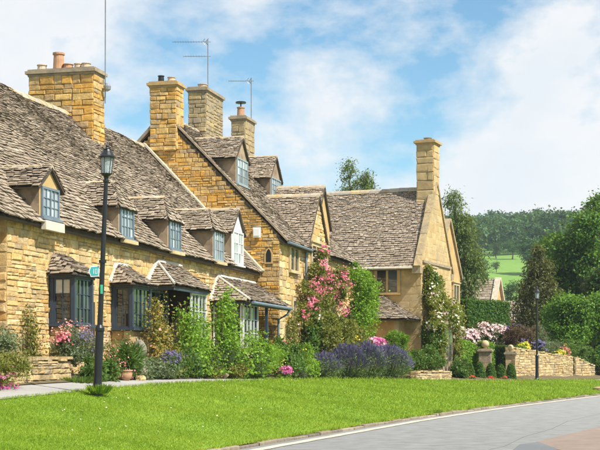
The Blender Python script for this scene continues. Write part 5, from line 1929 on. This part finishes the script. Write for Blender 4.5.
for k in range(6):
    f_ = k / 5
    x, y = 66.8 + 4.7 * f_, 8.9 - 2.05 * f_
    z = float(ZP(x)) + .04
    SEED[0] += 1
    rg = np.random.default_rng(SEED[0])
    t = thing('topiary_bush', '%s of the six small clipped conical bushes in front of the low wall' % tops[k], 'topiary', (x, y, z), 'row of clipped bushes')
    n = 2600
    hh = .78 + R_.uniform(-.05, .06)
    q = rg.random(n)
    rr = .26 * np.sqrt(np.clip(1 - (q * 1.02 - .2) ** 2 / .7, .0, 1)) * (1 - .25 * q)
    th = rg.random(n) * 2 * math.pi
    P = np.stack([x + rr * np.cos(th), y + rr * np.sin(th), z + .02 + q * hh], 1)
    out = np.stack([np.cos(th), np.sin(th), q * .8], 1)
    v, f, r = leaf_mesh(rg, P, out, .075, 1.6, 1.0)
    obj_mesh('foliage', mesh_np('foliage', v - np.array((x, y, z)), f, r), MT['leaf_hedge'], t)
    a = Acc()
    a.lathe((x, y, z - .03), [(.17, .05), (.21, .3), (.19, .5), (.11, hh - .14), (.02, hh - .06)], 10)
    build('inner_branches', a, MT['leaf_dark'], t)
for k, (x, y) in enumerate(((67.6, 8.35), (69.2, 7.6), (70.4, 7.1))):
    bush('red_bedding', '%s of three small red flower patches below the clipped bushes' % ('left', 'middle', 'right')[k], 'flowers', (x, y, float(ZP(x)) + .04), [(x, y, float(ZP(x)) + .1, .28, .16, .1)], 500, .05, 'leaf_mid', [('red', 120, .05, None)], stems=2, group='red bedding flowers')

# raised border behind the tall wall
a = Acc()
bp = [(76.2, 6.7), (81.8, 4.8), (88, 3.5), (92, 9), (84, 13), (80, 10.5)]
cx_, cy_ = 82, 8
vs = [(x, y, .4) for x, y in bp] + [(x + (cx_ - x) * .06, y + (cy_ - y) * .06, 1.55) for x, y in bp] + [(cx_, cy_, 2.0)]
fs = [(i, (i + 1) % 6, (i + 1) % 6 + 6, i + 6) for i in range(6)] + [(i + 6, (i + 1) % 6 + 6, 12) for i in range(6)]
a.add(vs, fs)
build('raised_border', a, MT['land'], kind='structure')
bush('maroon_shrub', 'maroon-leaved shrub behind the left end of the tall garden wall', 'shrub', (78.9, 7.0, 1.5), [(78.2, 7.3, 2.9, .8, .6, .6), (79.6, 6.8, 2.9, .9, .6, .6), (79.0, 7.0, 2.2, 1.2, .6, .6)], 8000, .1, 'leaf_maroon', [('lav_tip', 100, .06, None)])
bush('yellow_flowers', 'yellow flower cushion on top of the wall left of the distant lamp', 'flowers', (76.6, 6.5, 1.7), [(76.2, 6.6, 2.2, .6, .3, .25)], 2000, .07, 'leaf_bright', [('yellow', 300, .06, None)])
bush('blue_flowers', 'blue-violet flower clump just right of the distant lamp post above the wall', 'flowers', (78.8, 5.8, 1.7), [(78.6, 5.9, 2.2, .5, .3, .4)], 2200, .07, 'leaf_grey', [('lav_tip', 600, .07, None)])
bush('border_plants', 'loose green border plants above the middle of the garden wall', 'plant', (81.0, 5.6, 1.6), [(80.2, 5.8, 2.1, .9, .5, .5), (82.0, 5.2, 2.1, .9, .5, .55), (81.2, 6.2, 2.8, .9, .5, .6)], 8000, .11, 'leaf_grey', [('magenta', 25, .06, None)], elong=3, droop=-.5)
bush('yellow_flowers', 'yellow flower clump near the right end of the garden wall', 'flowers', (80.8, 4.9, 1.5), [(80.6, 4.95, 1.85, .4, .25, .25)], 1600, .07, 'leaf_bright', [('yellow', 240, .06, None)])
bush('red_flowers', 'coral red flower clump at the right end of the garden wall', 'flowers', (81.8, 4.75, 1.5), [(81.7, 4.75, 1.95, .45, .25, .4)], 1800, .07, 'leaf_rust', [('salmon', 260, .06, None)])
bush('border_shrub', 'dark shrub over the broken wall end at right', 'shrub', (84.0, 4.6, 1.5), [(83.4, 4.7, 2.1, .9, .5, .5), (84.8, 4.1, 2.0, .9, .5, .6)], 6000, .11, 'leaf_mid')
bush('ivy_mass', 'bright ivy hanging beside the broken wall end at right edge', 'ivy', (86.5, 3.0, .5), [(86.4, 3.1, 1.6, .6, .4, .8), (86.8, 2.7, 1.0, .5, .4, .6)], 5000, .11, 'leaf_mid')


# --- trees
def tree(name, label, base, trunk_h, trunk_r, blobs, n, size, mat, elong=1.5, droop=0., clump=.2, per=30, shell=(.4, 1.05), lower=-.7, group=None, lean=(0, 0)):
    SEED[0] += 1
    rg = np.random.default_rng(SEED[0])
    t = thing(name, label, 'tree', base, group)
    b_ = V(*base)
    top = b_ + V(lean[0], lean[1], trunk_h)
    a = Acc()
    a.tube([b_ - UP * .3, b_ + UP * .3, (b_ + top) / 2 + V(*(rg.normal(size=2) * .1), 0), top], [trunk_r * 1.35, trunk_r, trunk_r * .8, trunk_r * .6], 10)
    for bb in blobs:
        c = V(*bb[:3])
        s0 = b_ + (top - b_) * rg.uniform(.55, 1)
        m_ = (s0 + c) / 2 + V(*(rg.normal(size=2) * .25), .3)
        a.tube([s0, m_, c], [trunk_r * .5, trunk_r * .32, trunk_r * .12], 6)
        for k in range(3):
            e = c + rg.normal(size=3) * np.array(bb[3:]) * .55
            a.tube([c + (m_ - c) * .3, (c + e) / 2 + UP * .1, e], [trunk_r * .2, trunk_r * .12, trunk_r * .04], 5)
    build('trunk', a, MT['bark'], t)
    leaf_obj('crown', rg, blobs, n, size, mat, t, base, elong, .5, droop, clump, per, shell, lower)
    return t


def rblobs(seed, c, r, n, br):
    rg = np.random.default_rng(seed)
    out = []
    for k in range(n):
        d = rg.normal(size=3)
        d /= np.linalg.norm(d)
        q = rg.uniform(.45, .85)
        s = rg.uniform(.75, 1.25) * br
        out.append((c[0] + d[0] * r[0] * q, c[1] + d[1] * r[1] * q, c[2] + d[2] * r[2] * q, s, s, s * .8))
    return out


tree('broadleaf_tree', 'large bright green broadleaf tree rising at the right edge', (107.5, 3.5, .2), 6.5, .38, rblobs(1, (107.5, 4.0, 9.0), (4.4, 4.4, 4.4), 26, 1.35), 60000, .22, 'leaf_tree')
tree('broadleaf_tree', 'taller broadleaf tree behind, topmost at the right edge', (118, .5, .2), 7, .4, rblobs(2, (117.5, 1.5, 10.2), (4.5, 4.5, 4.6), 22, 1.5), 42000, .23, 'leaf_tree')
tree('drooping_conifer', 'brownish drooping conifer behind the distant lamp post', (95.5, 7.2, .3), 7.5, .22,
     [(95.5, 7.2, 8.6, .5, .5, .8), (95.5, 7.2, 7.5, .9, .9, .9), (95.4, 7.3, 6.3, 1.3, 1.3, 1.0), (95.5, 7.2, 5.0, 1.7, 1.7, 1.1), (95.5, 7.1, 3.7, 2.0, 2.0, 1.1), (95.4, 7.3, 2.4, 2.1, 2.1, 1.0)], 26000, .24, 'leaf_yew', elong=3, droop=1.4, clump=.24)
tree('bushy_tree', 'dense dark round tree overhanging the end of the garden wall', (89.8, 3.9, .4), 2.2, .2, rblobs(3, (89.5, 4.3, 3.9), (2.6, 2.4, 1.9), 20, .95), 40000, .14, 'leaf_tree')
tree('bushy_tree', 'dark undergrowth tree behind the dense round one at right', (96, 2.5, .3), 3, .25, rblobs(4, (96, 3.0, 4.2), (3.2, 3.0, 3.2), 18, 1.2), 22000, .22, 'leaf_dark')
tree('bushy_tree', 'dark low tree under the conifer filling the gap left of the lamp', (99, 8.5, .3), 2, .2, rblobs(5, (99, 8.6, 2.8), (2.6, 2.2, 1.8), 12, 1.1), 14000, .22, 'leaf_dark')
tree('birch_tree', 'tall birch with hanging branches behind the gabled house', (99.5, 12.9, .3), 9.0, .2,
     [(99.4, 13.6, 12.6, .55, .55, 1.1), (99.6, 13.0, 11.0, .8, .8, 1.2), (99.5, 13.9, 9.6, .8, .8, 1.4), (99.5, 12.5, 9.4, .75, .75, 1.5), (99.6, 12.1, 7.4, .7, .7, 1.6), (99.5, 13.2, 6.6, .9, .9, 1.8), (99.5, 12.5, 4.8, .8, .8, 1.5)], 13000, .2, 'leaf_willow', elong=2.6, droop=2.2, clump=.3, per=22)
tree('birch_tree', 'small feathery treetop showing above the ridge left of the tall chimney', (93.5, 19.4, .3), 11, .2,
     [(93.5, 19.9, 14.3, .5, .5, 1.0), (93.5, 19.2, 13.2, .8, .8, .9), (93.5, 18.7, 13.8, .45, .45, .7), (93.5, 20.0, 12.6, .7, .7, .9), (93.5, 18.6, 12.6, .7, .7, .8)], 5000, .16, 'leaf_willow', elong=2.4, droop=1.2, clump=.28, per=20)
tree('birch_tree', 'tiny tuft of treetop on the ridge beside the tall chimney', (93.5, 17.4, .3), 10, .16, [(93.5, 17.5, 12.45, .55, .55, .45), (93.5, 16.9, 12.3, .45, .45, .4)], 1400, .15, 'leaf_willow', elong=2.2, droop=.8, clump=.28, per=20)

# ================================================================== hill, woodland and pasture
HX = np.array([120, 150, 200, 300, 420, 600, 720, 900, 1100, 1260.])
HZ = np.array([-1.5, -.3, 4.5, 16, 30, 48, 54, 50, 40, 32.])


def hill_z(x, y):
    return np.interp(x, HX, HZ) + 4 * np.sin(y * .011 + 1.0) * np.clip((x - 200) / 300, 0, 1) + 2.0 * np.sin(x * .02 + y * .017)* np.clip((x - 200) / 200, 0, 1)


gx = np.concatenate([np.arange(120, 700, 12), np.arange(700, 1251, 50)])
gy_ = np.arange(-680, 871, 20)
XX, YY = np.meshgrid(gx, gy_)
vs = np.stack([XX, YY, hill_z(XX, YY)], -1).reshape(-1, 3)
idx = np.arange(XX.size).reshape(XX.shape)
fs = np.stack([idx[:-1, :-1], idx[:-1, 1:], idx[1:, 1:], idx[1:, :-1]], -1).reshape(-1, 4)
obj_mesh('hill', mesh_np('hill', vs, fs), MT['field'], kind='structure', smooth=True)

rg = np.random.default_rng(77)
bl = []
for x in np.arange(395, 730, 9.5):
    for an in np.arange(.2, 12.5, 9.5 / x * 57.3):
        xx, yy = x + rg.normal() * 2.6, x * math.tan(rad(an)) + rg.normal() * 2.6
        edge = 405 + 25 * math.sin(yy * .06) + 12 * math.sin(yy * .17)
        if xx < edge:
            continue
        s = rg.uniform(3.4, 6.6)
        z = float(hill_z(xx, yy))
        bl.append((xx, yy, z + s * 1.05, s, s, s * rg.uniform(.85, 1.2)))
print('wood trees', len(bl))
p, out, k = blob_pts(rg, bl, 230000, .17, 18, (.8, 1.03), -.4)
rk = np.clip(.25 * rg.random(k.max() + 1)[k] + .75 * rg.random(len(bl))[blob_pts.tree], 0, 1)
v, f, r = leaf_mesh(rg, p, out, 1.0, 1.3, .9, 0, rk)
r = np.clip(.25 * r + .75 * rk, 0, .999)
obj_mesh('woodland', mesh_np('woodland', v, f, r), MT['leaf_wood'], kind='stuff', label='dense wood covering the distant hilltop', cat='woodland')


def far_tree(label, x, y, s, mat='leaf_wood', n=2600):
    z = float(hill_z(np.array(x), np.array(y))) if x > 120 else 0
    tree('hillside_tree', label, (x, y, z - .2), s * .9, s * .07, rblobs(int(x * 7 + y), (x, y, z + s * 1.15), (s * .8, s * .8, s * .8), 9, s * .5), int(n * 1.8), s * .095, mat, group='trees on the hillside')


far_tree('big round tree standing in the pasture below the wood', 330, 26.5, 4.2, n=3600)
far_tree('dark tree right of the big round pasture tree', 318, 19, 3.6)
far_tree('hedgerow tree left of the pasture beside the birch', 300, 36, 3.0)
far_tree('small shrub-like tree in the middle of the pasture', 335, 35.5, 1.5, n=900)
far_tree('dark tree at the foot of the pasture above the low barn', 215, 18.5, 2.7)
far_tree('second dark tree at the foot of the pasture beside the conifer', 205, 14.5, 2.9)
far_tree('hedge tree at the lower left of the pasture above the far barn', 220, 26, 2.2)
far_tree('bushy tree behind the far barn roof', 210, 22, 2.0)
for k, w_ in enumerate(('first', 'second', 'third', 'fourth', 'fifth', 'sixth')):
    far_tree('%s tree from the birch in the hedgerow below the pasture' % w_, 258 + R_.uniform(-4, 4), 38 - k * 4.2 + R_.uniform(-.8, .8), R_.uniform(2.0, 2.9), n=1500)
for k, w_ in enumerate(('first', 'second', 'third', 'fourth', 'fifth')):
    far_tree('%s tree from the birch in the row dividing pasture and wood' % w_, 385 + R_.uniform(-6, 6), 50 - k * 7.5 + R_.uniform(-2, 2), R_.uniform(2.2, 3.2), n=1500)

# ================================================================== grass
rg = np.random.default_rng(5)
N = 300000
u_ = rg.random(N)
x = (14 ** -1.0 + u_ * (78 ** -1.0 - 14 ** -1.0)) ** -1.0
t_ = rg.random(N)
yk, yp = YK(x), YP(x)
y = yk + .07 + t_ * (yp - yk - .02)
z = lawn_z(x, y)
patch = .5 + .5 * np.sin(x * 1.7 + np.sin(y * 2.3) * 1.5) * np.sin(y * 2.1 + x * .6)
sc = np.clip(x / 28, .8, 2.0)
hgt = (.022 + .022 * rg.random(N) + .014 * patch) * sc
edge = np.minimum(t_, 1 - t_) < .02
hgt = np.where(edge, hgt * 1.7, hgt)
ln = rg.normal(size=(N, 2)) * .55
wd = .0075 * sc * rg.uniform(.7, 1.4, N)
th = rg.random(N) * math.pi
sd = np.stack([np.cos(th), np.sin(th), 0 * th], 1) * wd[:, None]
p = np.stack([x, y, z - .006], 1)
tip = p + np.stack([ln[:, 0] * hgt, ln[:, 1] * hgt, hgt], 1)
v = np.stack([p - sd, p + sd, tip], 1).reshape(-1, 3)
obj_mesh('grass', mesh_np('grass', v, np.arange(3 * N).reshape(N, 3), rg.random(N)), MT['grass'], kind='stuff', label='short sunlit lawn grass between kerb and path', cat='grass')
# daisies scattered through the lawn
n = 70
x = (19 ** -1.0 + rg.random(n) * (75 ** -1.0 - 19 ** -1.0)) ** -1.0
y = YK(x) + .4 + rg.random(n) ** .7 * (YP(x) - YK(x) - .5)
p = np.stack([x, y, lawn_z(x, y) + .055 * np.clip(x / 28, .8, 2)], 1)
o = flower_obj('daisies', rg, p, .017, 'cream', None, (0, 0, 0), out=np.tile([0., 0, 1.], (n, 1)))
o['kind'] = 'stuff'
o['label'] = 'tiny white daisies scattered through the lawn'
o['category'] = 'flowers'


def tuft(label, x, y, z, r, h, n, mat='leaf_mid'):
    SEED[0] += 1
    rg = np.random.default_rng(SEED[0])
    th = rg.random(n) * 2 * math.pi
    rr = np.sqrt(rg.random(n)) * r
    p = np.stack([x + rr * np.cos(th), y + rr * np.sin(th), np.full(n, z)], 1)
    hh = h * rg.uniform(.5, 1.1, n)
    tip = p + np.stack([np.cos(th) * rr * .8 + rg.normal(size=n) * .05, np.sin(th) * rr * .8 + rg.normal(size=n) * .05, hh], 1)
    sd = np.stack([-np.sin(th), np.cos(th), 0 * th], 1) * .014
    m_ = (p + tip) / 2 + np.array([0, 0, .02])
    v = np.stack([p - sd * .5, m_ - sd, tip, m_ + sd], 1).reshape(-1, 3) - np.array([x, y, z])
    o = obj_mesh('grass_tuft', mesh_np('grass_tuft', v, np.arange(4 * n).reshape(n, 4), rg.random(n)), MT[mat], label=label, cat='grass', group='grass tufts')
    o.location = (x, y, z)


tuft('long grass tuft round the foot of the left lamp post', 26.14, 10.66, .78, .17, .2, 380, 'leaf_bright')
tuft('dark weed tuft growing over the kerb near the middle', 37.0, 5.60, .05, .2, .12, 220, 'leaf_bright')
tuft('grassy fringe at the foot of the dry stone wall end', 29.6, 12.6, .88, .4, .22, 500)

# ================================================================== summer haze over the valley
hz = Acc()
hz.box((-310, -700, -2.8), (1600, 0, 0), (0, 1590, 0), (0, 0, 78))
hm = bpy.data.materials.new('summer_haze')
hm.use_nodes = True
hm.node_tree.nodes.remove(hm.node_tree.nodes['Principled BSDF'])
pv = hm.node_tree.nodes.new('ShaderNodeVolumePrincipled')
pv.inputs['Color'].default_value = (.72, .86, 1, 1)
pv.inputs['Density'].default_value = .00022
hm.node_tree.links.new(pv.outputs[0], hm.node_tree.nodes['Material Output'].inputs['Volume'])
build('haze', hz, hm, kind='stuff')
